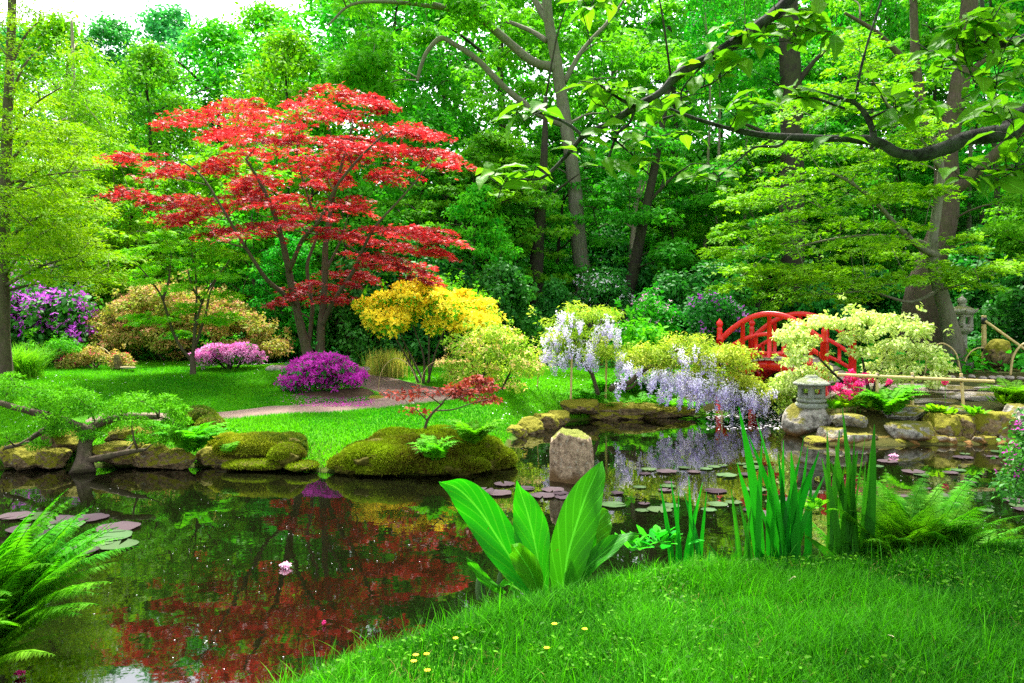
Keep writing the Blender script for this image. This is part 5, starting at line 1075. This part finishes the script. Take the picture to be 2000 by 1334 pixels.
tag(mb.build('grass_tuft', M['bright'], base=g), 'rounded tuft of long arching grass left of the lawn', 'ornamental grass')
g = ground(755, 17.6); mb = MB(); n = 700; q = np.c_[g[0] + R.normal(size=n) * .2, g[1] + R.normal(size=n) * .14, np.full(n, g[2])]; blades(mb, q, R.uniform(.4, .75, n), .014, R.uniform(.1, .45, n), R.random(n), 3)
tag(mb.build('reed_clump', M['orange'], base=g), 'upright brownish reed clump behind the left side of the yellow azalea', 'ornamental grass')

def hosta(label, px, py, D, n, L, mat='lime', group=None, name='leafy_plant'):
    g = P(px, py, D) if py else ground(px, D); mb = MB(); a = R.uniform(0, 6.28, n); e = R.uniform(.3, 1.3, n)
    d = np.stack([np.cos(a) * np.cos(e), np.sin(a) * np.cos(e), np.sin(e)], 1); nr = norm(A([0, 0, 1.]) - d * d[:, 2:] + .1)
    leaves(mb, g + d * .04 + R.normal(size=(n, 3)) * A([.05, .05, .01]), nr, d, L * R.uniform(.6, 1.1, n), OVAL, R.random(n)); return tag(mb.build(name, M[mat], base=g), label, 'plant', group)
HG = 'fresh leaf rosettes on the right bank'
for px, py, D in [(1650, 797, 12.9), (1675, 795, 12.9), (1700, 798, 12.8), (1625, 800, 12.9), (1840, 812, 12.6), (1825, 808, 12.6), (1690, 785, 13.2), (1660, 783, 13.2), (1960, 790, 12.9), (1900, 812, 12.5)]:
    hosta('pale green leaf rosette among the right bank rocks', px, py, D, 40, .17, 'lime', HG)
PG = 'candelabra primulas by the bamboo rail'
for px, py, D, hp, s, lab in [(1655, 742, 13.0, 52, 1, 'crimson primula stem in the thick of the group'), (1668, 738, 13.1, 55, 1, 'tall crimson primula stem in the group'), (1680, 748, 12.9, 48, 1.2, 'full crimson primula in the middle of the group'), (1690, 735, 13.2, 50, 1, 'crimson primula behind the group'), (1640, 755, 12.9, 40, .9, 'crimson primula at the left of the group'), (1632, 760, 12.9, 36, .8, 'small crimson primula near the lantern'),
                           (1622, 758, 12.9, 34, .6, 'smallest crimson primula beside the lantern roof'), (1656, 765, 12.8, 34, 1, 'low coral primula in front of the group'), (1700, 742, 13.1, 50, .8, 'crimson primula at the right of the group'), (1736, 746, 13.1, 40, .7, 'lone crimson primula between two bamboo posts'), (1845, 745, 13.1, 50, .8, 'lone crimson primula near the leaning bamboo post'), (1672, 755, 12.9, 42, 1, 'pink primula low in the group'), (1662, 728, 13.15, 60, .9, 'crimson primula rising over the bamboo rail')]:
    q = P(px, py, D); g = A([q[0] + R.normal() * .02, q[1], max(gz(q[0], q[1]) - .03, q[2] - hp * D / F - .1)]); t = thing('primula', lab, 'flower', g, PG)
    mb = MB(); tube(mb, spline([g, (g + q) / 2 + A([.01, 0, 0]), q], 8), .004, 5); mb.build('stem', M['bright'], t)
    mb = MB(); clump(mb, q, (.055 * s, .055 * s, .05 * s), int(26 * s), .05, FLOWER, up=.3, shell=.6); 
    if s >= .9: clump(mb, q + A([0, 0, -.1]), (.05 * s, .05 * s, .03), int(14 * s), .045, FLOWER, up=.3, shell=.6)
    mb.build('blossom', M['crimson'], t)

# ------------------------------------------------------------------ skunk cabbage
def bigleaf(mb, mid, wid, toward, fold=.25, ripple=.02, nx=11, ny=30, tint=.5, curl=0.0, twist=0.0):
    p = spline(mid, ny); t = np.linspace(0, 1, ny); T, _, _ = frames(p); w = np.interp(t, np.linspace(0, 1, len(wid)), wid)
    w = np.convolve(np.pad(w, 2, 'edge'), np.ones(5) / 5, 'valid'); w[-1] = .002
    nrm = norm(A(toward, float) - T * (T @ A(toward, float))[:, None]); sd = np.cross(T, nrm)
    if twist:
        a = twist * t; sd, nrm = sd * np.cos(a)[:, None] + nrm * np.sin(a)[:, None], nrm * np.cos(a)[:, None] - sd * np.sin(a)[:, None]
    u = np.linspace(-1, 1, nx); ph = R.uniform(0, 6)
    rp = ripple * np.sin(t[:, None] * 17 + ph + 2 * u[None]) * np.abs(u[None]) ** 2 + ripple * .5 * np.sin(t[:, None] * 9 + 3 * u[None] + ph)
    V = p[:, None] + sd[:, None] * (u[None] * w[:, None])[..., None] + nrm[:, None] * (fold * w[:, None] * np.abs(u[None]) ** 1.4 + curl * w[:, None] * np.maximum(u[None], 0) ** 3 + rp)[..., None]
    i, j = np.meshgrid(np.arange(ny - 1), np.arange(nx - 1), indexing='ij'); i = i.ravel(); j = j.ravel()
    tt = np.stack([np.full((ny, nx), tint), np.repeat(t[:, None], nx, 1), np.repeat(u[None], ny, 0)], -1).reshape(-1, 3)
    mb.add(V.reshape(-1, 3), np.stack([i * nx + j, i * nx + j + 1, (i + 1) * nx + j + 1, (i + 1) * nx + j], 1), tt)
D = 4.95; g = ground(1070, D); sk = thing('skunk_cabbage', 'huge paddle leaved skunk cabbage on the near bank of the pond', 'plant', g); pxm = D / F
TW = (0, -1, .25)
for mid, dd, wid, tw, fold, tint, curl, tws in [
    ([(1042, 1165), (1010, 1110), (975, 1055), (935, 995), (895, 955), (858, 941)], [0, .02, .04, .05, .02, -.05], [8, 26, 36, 37, 34, 22, 2], (.25, -1, .2), .22, .5, 0, .3),
    ([(1062, 1165), (1050, 1090), (1040, 1040), (1030, 1000), (1018, 965), (1010, 938)], [0, .05, .08, .1, .1, .06], [10, 24, 34, 35, 26, 12, 1], (-.15, -1, .1), .3, .75, 0, 0),
    ([(1098, 1165), (1108, 1090), (1124, 1030), (1142, 975), (1160, 935), (1176, 901)], [0, 0, .02, .04, .1, .16], [18, 36, 40, 38, 30, 18, 1], (-.1, -1, .15), .18, .55, .3, -.25),
    ([(1112, 1160), (1135, 1095), (1152, 1050), (1172, 1015), (1188, 998)], [.05, .12, .18, .22, .24], [10, 26, 34, 34, 26, 8], (-.1, -1, .3), .2, .7, 0, 0),
    ([(1108, 1160), (1128, 1090), (1142, 1040), (1152, 1005)], [.03, .08, .12, .14], [10, 28, 30, 18, 2], (.3, -1, .2), .25, .25, 0, .2),
    ([(1110, 1150), (1150, 1105), (1190, 1070), (1222, 1050), (1248, 1046)], [.0, .02, .06, .1, .12], [8, 17, 20, 16, 10, 2], (.1, -.6, .9), .3, .1, 0, 0),
    ([(985, 1160), (950, 1135), (928, 1110), (911, 1090)], [-.05, -.06, -.06, -.08], [4, 9, 9, 8, 1], (.4, -1, .3), .3, .45, 0, 0),
    ([(1030, 1160), (1000, 1120), (980, 1085), (968, 1058)], [.1, .14, .16, .18], [8, 22, 26, 22, 3], (.5, -.8, .6), .2, .95, 0, 0),
    ([(1055, 1165), (1038, 1120), (1020, 1090), (1006, 1070), (1000, 1064)], [-.06, -.08, -.1, -.14, -.2], [8, 20, 24, 20, 12, 2], (-.1, -1, .3), .3, .7, 0, 0),
    ([(1010, 1165), (1000, 1148), (990, 1140), (975, 1142)], [-.1, -.14, -.16, -.2], [3, 8, 8, 1], (0, -.6, 1), .2, .9, 0, 0)]:
    mb = MB(); bigleaf(mb, [P(a, b, D + e) for (a, b), e in zip(mid, dd)], A(wid) * pxm, tw, fold, .013, 15, 44, tint, curl, tws); mb.build('leaf', M['skunk'], sk)
M['spike'] = plain_mat('seed_spike', (.02, .06, .012), (.07, .15, .02), .7, 90, .3, 1.0)
for a, y0, y1, r in [(938, 1170, 1118, .03), (976, 1165, 1116, .02)]:
    c = P(a, y0, D - .03); h = (y0 - y1) * pxm; mb = MB(); lathe(mb, [(r * .8, 0), (r, h * .3), (r * .95, h * .6), (r * .6, h * .88), (r * .25, h * .98), (0, h)], c, 16)
    mb.build('seed_spike', M['spike'], sk)

# ------------------------------------------------------------------ irises
def iris(label, px, D, tips, group='sword leaved irises on the near bank', w=.026, base_spread=.09, extra=0, hh=.5):
    g = ground(px, D, -.03); mb = MB()
    T2 = [(P(a, b, D + R.uniform(-.1, .12))) for a, b in tips]
    for k in range(extra):
        h = hh * R.uniform(.35, .8); T2.append(g + A([R.normal() * .13, R.normal() * .08, h]))
    for tp in T2:
        b = g + A([R.uniform(-1, 1) * base_spread + (tp[0] - g[0]) * .25, R.uniform(-.5, .5) * base_spread, 0]); mdl = b + (tp - b) * .55 + A([(b[0] - tp[0]) * .12, 0, .02]); h = tp[2] - b[2]
        ww = w * R.uniform(.75, 1.2); a = R.uniform(-.9, .9)
        bigleaf(mb, [b, mdl, tp], A([.7, .95, 1, 1, .9, .72, .42, .02]) * ww * .78, (math.sin(a), -math.cos(a), .1), .35, 0, 3, 14, np.clip(R.normal(.5, .3), 0, 1))
    return tag(mb.build('iris', M['iris'], base=g), label, 'iris', group)
iris('tall sword leaved iris clump in front of the bridge reflection', 1530, 5.55, [(1443, 795), (1478, 818), (1462, 850), (1488, 860), (1500, 890), (1510, 915), (1530, 860), (1520, 885), (1545, 880), (1570, 852), (1578, 870), (1560, 900), (1590, 905), (1548, 920), (1600, 880), (1440, 905), (1455, 935), (1585, 940), (1500, 950), (1610, 930)], extra=22, base_spread=.16, w=.036)
iris('tall sword leaved iris clump right beside the feathery ferns', 1655, 5.55, [(1645, 795), (1708, 828), (1690, 850), (1640, 840), (1632, 870), (1615, 835), (1660, 870), (1675, 880), (1622, 900), (1690, 900), (1650, 905), (1668, 850), (1605, 895), (1700, 880)], extra=18, base_spread=.13, w=.038)
iris('short sparse iris clump right of the skunk cabbage', 1352, 5.5, [(1290, 945), (1310, 935), (1345, 930), (1335, 960), (1372, 942), (1380, 960), (1326, 950), (1360, 985), (1298, 985)], extra=8, base_spread=.12, w=.026)
iris('thin iris shoots left of the tall clump', 1440, 5.55, [(1428, 955), (1430, 990), (1455, 1000), (1445, 985), (1470, 975)], extra=8, base_spread=.12, w=.02)
hosta('small leafy weed at the water right of the skunk cabbage', 1240, 1075, 5.35, 26, .12, 'mid', None, 'weed'); hosta('leafy weed beside the short iris clump', 1285, 1065, 5.5, 26, .13, 'mid', None, 'weed'); hosta('leafy weed growing inside the tall iris clump', 1590, 1000, 5.5, 24, .1, 'bright', None, 'weed')

M['hay'] = leaf_mat('leaf_hay', (.10, .12, .02), (.34, .28, .08))
# ------------------------------------------------------------------ grass
def lawn_pts(n, x0, x1, y0, y1, dmin, keep=None, wide=.3):
    x = R.uniform(x0, x1, n); y = R.uniform(y0, y1, n); d = bil(GD, x, y); k = (d > dmin) & (np.abs(x) < y * .70 + wide)
    x, y, d = x[k], y[k], d[k]
    if keep is not None: k = keep(x, y); x, y, d = x[k], y[k], d[k]
    return np.c_[x, y, gz(x, y)], d
mb = MB()
q, d = lawn_pts(330000, -2.0, 4.6, 2.7, 5.95, .0, lambda x, y: (R.random(len(x)) < np.clip(1.5 - (y - 2.7) * .28, .35, 1)) & (x > -1.6))
n = len(q); edge = np.exp(-d / .16); nz = noise3(q, .9); nz2 = noise3(q, 4)
h = R.uniform(.03, .12, n) * (.95 + .45 * nz2 + .3 * noise3(q, 1.9)) * (1 + 1.5 * edge * R.random(n) ** 1.5); tint = np.clip(.5 + .25 * nz + .22 * nz2 - .09 * (q[:, 0] - .6) + .26 * R.normal(size=n), 0, 1)  # tint also darkens towards +X, painting in shade on the right foreground
blades(mb, q, h, R.uniform(.003, .0058, n), R.uniform(.2, 1.0, n), tint, 2)
qq, dd_ = lawn_pts(150000, -4.5, 9, .6, 6.3, .02, lambda x, y: (np.abs(x) > y * .66 + .1) | (y < 2.8), 9); nn = len(qq)
blades(mb, qq, R.uniform(.04, .12, nn), R.uniform(.005, .009, nn), R.uniform(.2, 1.0, nn), np.clip(.45 + .25 * noise3(qq, .9) + .25 * R.normal(size=nn), 0, 1), 2)
k = R.random(n) < .012 + .05 * edge * (q[:, 0] < .2); blades(mb, q[k], R.uniform(.12, .26, k.sum()), .005, R.uniform(.1, .7, k.sum()), np.clip(tint[k] + .1, 0, 1), 4)
tag(mb.build('grass', M['grass'], base=(1, 4, .3)), 'lush uneven grass of the near bank', kind='stuff')
mb = MB(); q, d = lawn_pts(4200, -1.5, 4.4, 2.8, 5.8, .05); n = len(q); blades(mb, q, R.uniform(.03, .1, n), .0035, R.uniform(.5, 1.3, n), R.random(n), 2)
tag(mb.build('dry_grass', M['hay'], base=(1, 4, .3)), 'dry yellowed blades mixed into the near grass', kind='stuff')
mb = MB(); q, d = lawn_pts(9000, -1.4, 4.4, 2.8, 5.6, .15, lambda x, y: noise3(np.c_[x, y, x * 0], 1.3) > .05); n = len(q)
leaves(mb, q + A([0, 0, .05]) + R.random((len(q), 1)) * A([0, 0, .03]), norm(A([0, 0, 1.]) + .35 * R.normal(size=(n, 3))), norm(R.normal(size=(n, 3))), R.uniform(.014, .034, n), OVAL, R.random(n)); tag(mb.build('clover', M['grass'], base=(1, 4, .3)), 'small clover leaves scattered through the near grass', kind='stuff')
mb = MB(); q, d = lawn_pts(420000, -12, 3.6, 9.7, 20, .08, lambda x, y: (path_d(np.c_[x, y]) > .02) & (R.random(len(x)) < np.clip(14 / y, .4, 1) ** 1.5) & ((x < 3.0) | (y > 16.4)) & (np.hypot(x - BED[0], (y - BED[1]) * 1.6) > .78))
n = len(q); nz = noise3(q, .55); nz2 = noise3(q, 2.5); blades(mb, q, R.uniform(.03, .075, n) * (1 + .3 * nz2), R.uniform(.008, .014, n), R.uniform(.2, .9, n), np.clip(.5 + .25 * nz + .15 * nz2 + .18 * R.normal(size=n), 0, 1), 2)  # noise tint paints patches of sunlit yellow green and shaded green
tag(mb.build('lawn_grass', M['lawn'], base=(-4, 14, .4)), 'short bright grass of the lawn across the pond', kind='stuff')
q, d = lawn_pts(1600, -9, 3.0, 11, 18.5, .2, lambda x, y: (path_d(np.c_[x, y]) > .1) & (noise3(np.c_[x, y, x * 0], .6) > -.1)); q[:, 2] += .07
petals('daisies', 'tiny white daisies dotted over the far lawn', len(q), lambda n: q, M['white'], .02, .04)
q2, d = lawn_pts(500, -8, 3.2, 9.8, 11.8, .2); q2[:, 2] += .06
BG = 'yellow flowers in the near grass'
for k, (px, py) in enumerate([(890, 1249), (812, 1282), (833, 1280), (835, 1312), (1068, 1268), (1083, 1221), (1142, 1231), (808, 1294)]):
    dd = 4.0
    for _ in range(30): dd = (CH - float(gz(X(px, dd), dd)) - .07) * F / (py - H0)
    c = A([X(px, dd), dd, float(gz(X(px, dd), dd))]); t = thing('buttercup', 'small yellow buttercup blooming in the near grass', 'flower', c, BG)
    mb = MB(); tube(mb, [c - A([0, 0, .01]), c + A([.004, 0, .035]), c + A([0, 0, .075])], .0018, 5); mb.build('stem', M['grass'], t)
    mb = MB(); a = np.linspace(0, 6.283, 8, endpoint=False); dr = np.stack([np.cos(a), np.sin(a), np.full(8, .35)], 1); leaves(mb, np.repeat([c + A([0, 0, .074])], 8, 0), norm(A([0, 0, 1.]) - dr * .3), norm(dr), .017, OVAL, R.random(8)); mb.build('blossom', M['yellow'], t)
M['straw'] = plain_mat('dry_straw', (.5, .42, .22), (.7, .6, .36), .7, 40)
for px, py, dx, dy in [(1130, 1100, 16, 30), (1525, 1085, 22, 12), (1540, 1135, 8, -16), (1735, 1240, 8, 50), (1395, 1050, 10, 50)]:
    dd = 4.5
    for _ in range(30): dd = (CH - float(gz(X(px, dd), dd)) - .06) * F / (py - H0)
    a = A([X(px, dd), dd, float(gz(X(px, dd), dd)) + .06]); b = a + A([dx * dd / F, -.05, -dy * dd / F * .8]); b[2] = max(b[2], gz(b[0], b[1]) + .02); mb = MB(); tube(mb, spline([a, (a + b) / 2 + A([.01, 0, .015]), b], 8), .0025, 5)
    tag(mb.build('dry_straw', M['straw'], base=a), 'dry pale straw lying in the near grass', 'straw', 'dry straws in the near grass')

# ------------------------------------------------------------------ things on the water
def pad_mesh(r):
    n = 26; a = np.linspace(.16, 2 * math.pi - .16, n); rr = r * (1 + .04 * np.sin(a * 5 + R.uniform(0, 6)) + .02 * R.normal(size=n))
    mb = MB(); rows = [np.zeros((n, 3))]
    for k, s in enumerate((.5, .92, 1.0)): rows.append(np.stack([np.cos(a) * rr * s, np.sin(a) * rr * s, np.full(n, [.001, .002, .006][k]) + R.random(n) * [.0, .002, .006][k]], 1))
    V = np.concatenate(rows); f = []
    for k in range(3):
        i = np.arange(n - 1); f.append(np.stack([k * n + i, (k + 1) * n + i, (k + 1) * n + i + 1, k * n + i + 1], 1))
    tt = np.zeros((len(V), 3)); tt[:, 0] = np.clip(R.normal(.5, .25), 0, 1); mb.add(V, f, tt); return mb
PADS = []
def lily(px, py, s, mat, lab, grp):
    D = D0(py); x = X(px, D)
    if bil(GD, x, D) > -.12: return
    for a, b, r in PADS:
        if math.hypot(x - a, D - b) < (r + s) * (.45 if px < 300 else .72): return
    PADS.append((x, D, s)); z = .003 + .0025 * (len(PADS) % 4)
    if len(PADS) <= 6:
        mb = pad_mesh(1.0); o = mb.build('lily_pad', M[mat], base=(0, 0, 0)); SRC.append(o)
    else:
        o = SRC[len(PADS) % len(SRC)].copy(); COL.objects.link(o); o.material_slots[0].link = 'OBJECT'; o.material_slots[0].material = M[mat]
    o.location = (x, D, z); o.rotation_euler = (0, 0, R.uniform(0, 6.28)); o.scale = (s, s, 1.0); tag(o, lab, 'lily pad', grp)
SRC = []
for px, py, s, mt in [(70, 1010, .2, 'padgreen'), (110, 1018, .22, 'pad'), (50, 1035, .2, 'pad'), (130, 1027, .2, 'padgreen'), (178, 1013, .2, 'pad'), (230, 1032, .24, 'pad'), (215, 1050, .24, 'padgreen'), (190, 1060, .2, 'padgreen'), (232, 1066, .2, 'padgreen'), (150, 1078, .22, 'pad'), (95, 1005, .18, 'padgreen'), (30, 1010, .2, 'pad'), (75, 1045, .2, 'pad')]:
    lily(px, py, s * .78, mt, 'lily pad floating in the cluster by the lower left ferns', 'lily pads by the lower left ferns')
for px, py in [(943, 959), (985, 947), (1010, 945), (975, 965), (1000, 960), (985, 970), (1025, 955), (1080, 958), (1095, 965), (1060, 970), (1045, 965), (1120, 962), (1075, 975), (1105, 972), (1030, 972), (960, 968)]:
    lily(px, py, R.uniform(.09, .15), 'pad', 'bronze lily pad floating in front of the upright pond rock', 'lily pads in front of the upright rock')
for k in range(60):
    px, py = R.uniform(1190, 1560), R.uniform(900, 1010); 
    if R.random() < .3: px, py = R.uniform(1700, 2000), R.uniform(880, 1000)
    lily(px, py, R.uniform(.06, .14), 'pad' if R.random() < .5 else 'padgreen', 'bronze lily pad scattered on the water near the bridge reflection' if px < 1600 else 'lily pad scattered on the water below the right bank', 'lily pads near the bridge reflection' if px < 1600 else 'lily pads below the right bank')
def on_water(n, bias=True):
    py = 640 / (1 - R.random(n) ** 1) ; D = R.uniform(4, 17, n) ** 1.0; x = R.uniform(-.68, .68, n) * D; d = bil(GD, x, D); c = noise3(np.c_[x, D, x * 0], .8) + .6 * noise3(np.c_[x, D, x * 0], 2.5); k = (d < -.03) & (c + .2 * R.normal(size=n) > .35); return np.c_[x[k], D[k], np.full(k.sum(), .006)]
petals('floating_petals', 'pale blossom petals and flecks drifting on the pond', 2600, on_water, M['white'], .004, .013)
def on_water2(n):
    px = R.uniform(1380, 1530, n); D = R.uniform(13.6, 16.4, n); x = (px - 1000) / F * D; k = bil(GD, x, D) < -.02; return np.c_[x[k], D[k], np.full(k.sum(), .008)]
petals('petal_drift', 'drift of pale wisteria petals on the water under the trailing wisteria', 500, on_water2, M['white'], .03, .07)
for px, py in [(1195, 797), (1130, 783), (1290, 790)]: pass
def on_ledge(n):
    px = R.uniform(1105, 1300, n); D = R.uniform(14.8, 15.3, n); x = (px - 1000) / F * D; return np.c_[x, D, P(0, 786, 15)[2] + (px - 1105) * -.0002 + R.random(n) * .02]
for px, py, s, mt, lab in [(557, 1109, .04, 'palepink', 'pale pink floating blossom in the middle of the dark water'), (632, 1222, .012, 'crimson', 'small crimson petal cluster near the grass edge'), (38, 1322, .025, 'crimson', 'small crimson petal cluster in the lower left corner'), (1745, 893, .05, 'palepink', 'pale blossom cluster standing in for a reflection below the large fern')]:  # the cluster below the fern stands in for a pale reflection on the water
    D = D0(py); mb = MB(); clump(mb, (X(px, D), D, .012), (s, s, .02), 34, s * .7, FLOWER, up=.7, shell=.2, top=1); tag(mb.build('floating_blossom', M[mt], base=(X(px, D), D, 0)), lab, 'blossom')

# ------------------------------------------------------------------ overhanging cherry
CL = tm(*(lambda: (
    [(t, s * w, .16 * abs(s) * w * 2 - .28 * t * t + .02 * math.sin(t * 20) * abs(s)) for t, w in zip(np.linspace(0, 1, 11), [.015, .11, .19, .235, .25, .24, .205, .155, .1, .04, .0]) for s in (-1, -.5, 0, .5, 1)],
    [[[r * 5 + c, r * 5 + c + 1, (r + 1) * 5 + c + 1, (r + 1) * 5 + c] for r in range(10) for c in range(4)]]))())
CLT = np.stack([np.zeros(55), np.repeat(np.linspace(0, 1, 11), 5), np.tile([-1, -.5, 0, .5, 1], 11)], 1)
def cherry_leaves(mb, pos, nrm, dr, size):
    v, fs = CL; n = len(pos); u = norm(dr - (dr * nrm).sum(-1, keepdims=True) * nrm); s = np.cross(nrm, u)
    V = pos[:, None] + size[:, None, None] * (v[None, :, :1] * u[:, None] + v[None, :, 1:2] * s[:, None] + v[None, :, 2:] * nrm[:, None])
    off = (np.arange(n) * 55)[:, None, None]; tt = np.tile(CLT, (n, 1)); tt[:, 0] = np.repeat(np.clip(R.normal(.5, .25, n), 0, 1), 55); mb.add(V.reshape(-1, 3), [(f[None] + off).reshape(-1, 4) for f in fs], tt)
t = thing('cherry_tree', 'cherry tree whose dark lichened branches and large leaves hang in from upper right', 'tree', (3.7, 2.6, float(gz(3.7, 2.6)))); w = Wood()
gzc = float(gz(3.7, 2.6))
w.path([(3.7, 2.6, gzc - .2), (3.68, 2.65, 1.4), (3.6, 2.7, 2.4), (3.5, 2.7, 3.4), (3.4, 2.6, 4.6), (3.2, 2.4, 5.8)], .2, .08, 26, 12, .15, .5)
w.path([A([3.62, 2.7, 2.3]), A([2.7, 2.85, 2.5])] + [P(a, b, 2.95) for a, b in [(2045, 222), (1965, 258), (1895, 268), (1850, 288), (1800, 302), (1755, 299), (1705, 275), (1600, 270), (1500, 265), (1420, 250), (1330, 222), (1290, 203)]], .062, .004, 90, 10, .22, 0, .52)
w.path([A([3.45, 2.7, 3.7]), A([2.4, 2.8, 3.9]), A([1.4, 2.8, 3.5])] + [P(a, b, 2.75) for a, b in [(1580, -60), (1530, 10), (1440, 80), (1330, 142), (1290, 180), (1240, 210), (1190, 240), (1140, 266), (1110, 300), (1070, 340), (1040, 351), (985, 345)]], .042, .003, 90, 9, .22, 0, .5)
for pts, D, a, b in [([(1707, 277), (1703, 250), (1690, 222), (1668, 200), (1650, 194)], 2.95, .014, .008), ([(1668, 200), (1690, 100), (1728, -20)], 2.95, .006, .004), ([(1140, 266), (1105, 240), (1060, 222), (1028, 215)], 2.75, .007, .003), ([(1260, 200), (1225, 200), (1190, 180), (1170, 165)], 2.75, .007, .003), ([(1545, 265), (1520, 285), (1475, 288), (1440, 315), (1402, 345)], 2.9, .006, .003), ([(1240, 212), (1230, 240), (1205, 262), (1195, 290), (1186, 315)], 2.75, .006, .003), ([(1195, 268), (1240, 305), (1270, 312)], 2.75, .004, .0025),
                    ([(1650, 194), (1600, 180), (1560, 175)], 2.9, .005, .003), ([(1650, 212), (1580, 190), (1520, 198), (1470, 200)], 2.9, .005, .003), ([(1700, 230), (1760, 205), (1800, 200)], 2.95, .005, .003), ([(2040, 60), (1960, 85), (1900, 82), (1860, 65)], 2.6, .016, .006), ([(1960, 85), (1925, 40), (1915, -20)], 2.6, .01, .006), ([(1880, 80), (1885, 110), (1903, 160)], 2.6, .004, .003), ([(2040, 300), (1980, 330), (1930, 332), (1905, 330)], 2.7, .008, .004), ([(1420, 82), (1380, 120), (1335, 170), (1330, 200)], 2.75, .005, .003), ([(1410, 110), (1395, 160), (1300, 190), (1290, 205)], 2.8, .004, .003), ([(1330, 222), (1290, 235), (1260, 260)], 2.95, .005, .003)]:
    w.path([P(x, y, D) for x, y in pts], a, b, 5 * len(pts), 6, .25)
mb = MB(); fol = [(980, 340, 2.72, 6, 28), (1040, 335, 2.72, 3, 14), (1022, 218, 2.72, 6, 24), (1060, 215, 2.72, 2, 10), (1170, 175, 2.72, 7, 26), (1215, 185, 2.72, 5, 22), (1250, 205, 2.75, 5, 22), (1120, 270, 2.72, 4, 18), (1185, 320, 2.72, 4, 14), (1270, 312, 2.72, 4, 16), (1220, 280, 2.74, 3, 16), (1200, 245, 2.74, 4, 22),
               (1330, 200, 2.78, 5, 24), (1300, 175, 2.78, 4, 20), (1370, 120, 2.74, 6, 26), (1420, 75, 2.74, 7, 28), (1440, 120, 2.74, 5, 24), (1480, 60, 2.74, 7, 28), (1520, 40, 2.72, 6, 28), (1560, 50, 2.72, 7, 28), (1590, 15, 2.7, 8, 30), (1610, 60, 2.7, 5, 24), (1400, 345, 2.88, 6, 18), (1468, 200, 2.88, 7, 24), (1430, 205, 2.88, 3, 18), (1560, 178, 2.88, 5, 22), (1540, 170, 2.88, 3, 18), (1650, 190, 2.9, 3, 16), (1800, 200, 2.92, 6, 24), (1760, 205, 2.92, 6, 24), (1730, 185, 2.92, 3, 18), (1690, 150, 2.9, 2, 14),
               (1860, 65, 2.58, 8, 30), (1900, 80, 2.58, 8, 32), (1920, 30, 2.56, 8, 34), (1960, 90, 2.56, 8, 34), (1990, 40, 2.5, 8, 36), (1903, 160, 2.58, 6, 26), (1990, 140, 2.6, 6, 30), (1840, 110, 2.6, 5, 26), (1905, 330, 2.68, 8, 28), (1950, 335, 2.66, 7, 28), (1990, 300, 2.68, 6, 28), (1940, 210, 2.75, 5, 24), (1985, 215, 2.7, 5, 26), (1260, 262, 2.9, 4, 18), (1150, 10, 2.7, 5, 18), (1170, -10, 2.7, 5, 20), (1335, 255, 2.9, 3, 14), (1630, 270, 2.9, 2, 10), (2030, 120, 2.6, 8, 40), (2030, 330, 2.6, 8, 36)]
P0, D0_ = [], []
for a, b, D, n, sp in fol:
    c = P(a, b, D)
    for k in range(int(n * 1.9)):
        ang = R.uniform(0, 6.283); d = norm(A([math.cos(ang), math.sin(ang) * .8, R.uniform(-.95, .25)])); P0.append(c + d * .018 + R.normal(size=3) * sp * D / F * A([.8, .7, .5])); D0_.append(d)
n0 = len(P0); shade_ctr = [A([x, y, 2.9 + .42 * max(y, 3.4) + R.uniform(0, 1.6)]) for x, y in zip(R.uniform(1.0, 7, 140), np.where(R.random(140) < .75, R.uniform(4.5, 8.8, 140), R.uniform(-.5, 8.6, 140)))]  # unseen canopy above the frame, spread forward to shade the right foreground
w.grow([A(q) for q in P0], .0018, .03, 4, maxr=.004)
w.grow([c for c in shade_ctr], .008, .06, 5, maxr=.03)
w.mb.build('trunk', M['cherrybark'], t)
P0 = A(P0); D0_ = A(D0_); nr = norm(A([0, 0, 1.]) + .35 * R.normal(size=P0.shape) + A([0, -.25, 0])); cherry_leaves(mb, P0, nr, D0_, R.uniform(.055, .12, n0))
mb.build('leaves', M['cherry'], t)
mb = MB()
for c in shade_ctr: clump(mb, c, (.75, .75, .25), 100, .13, OVAL, up=.7, shell=.1, droop=.5)
mb.build('crown', M['mid'], t)
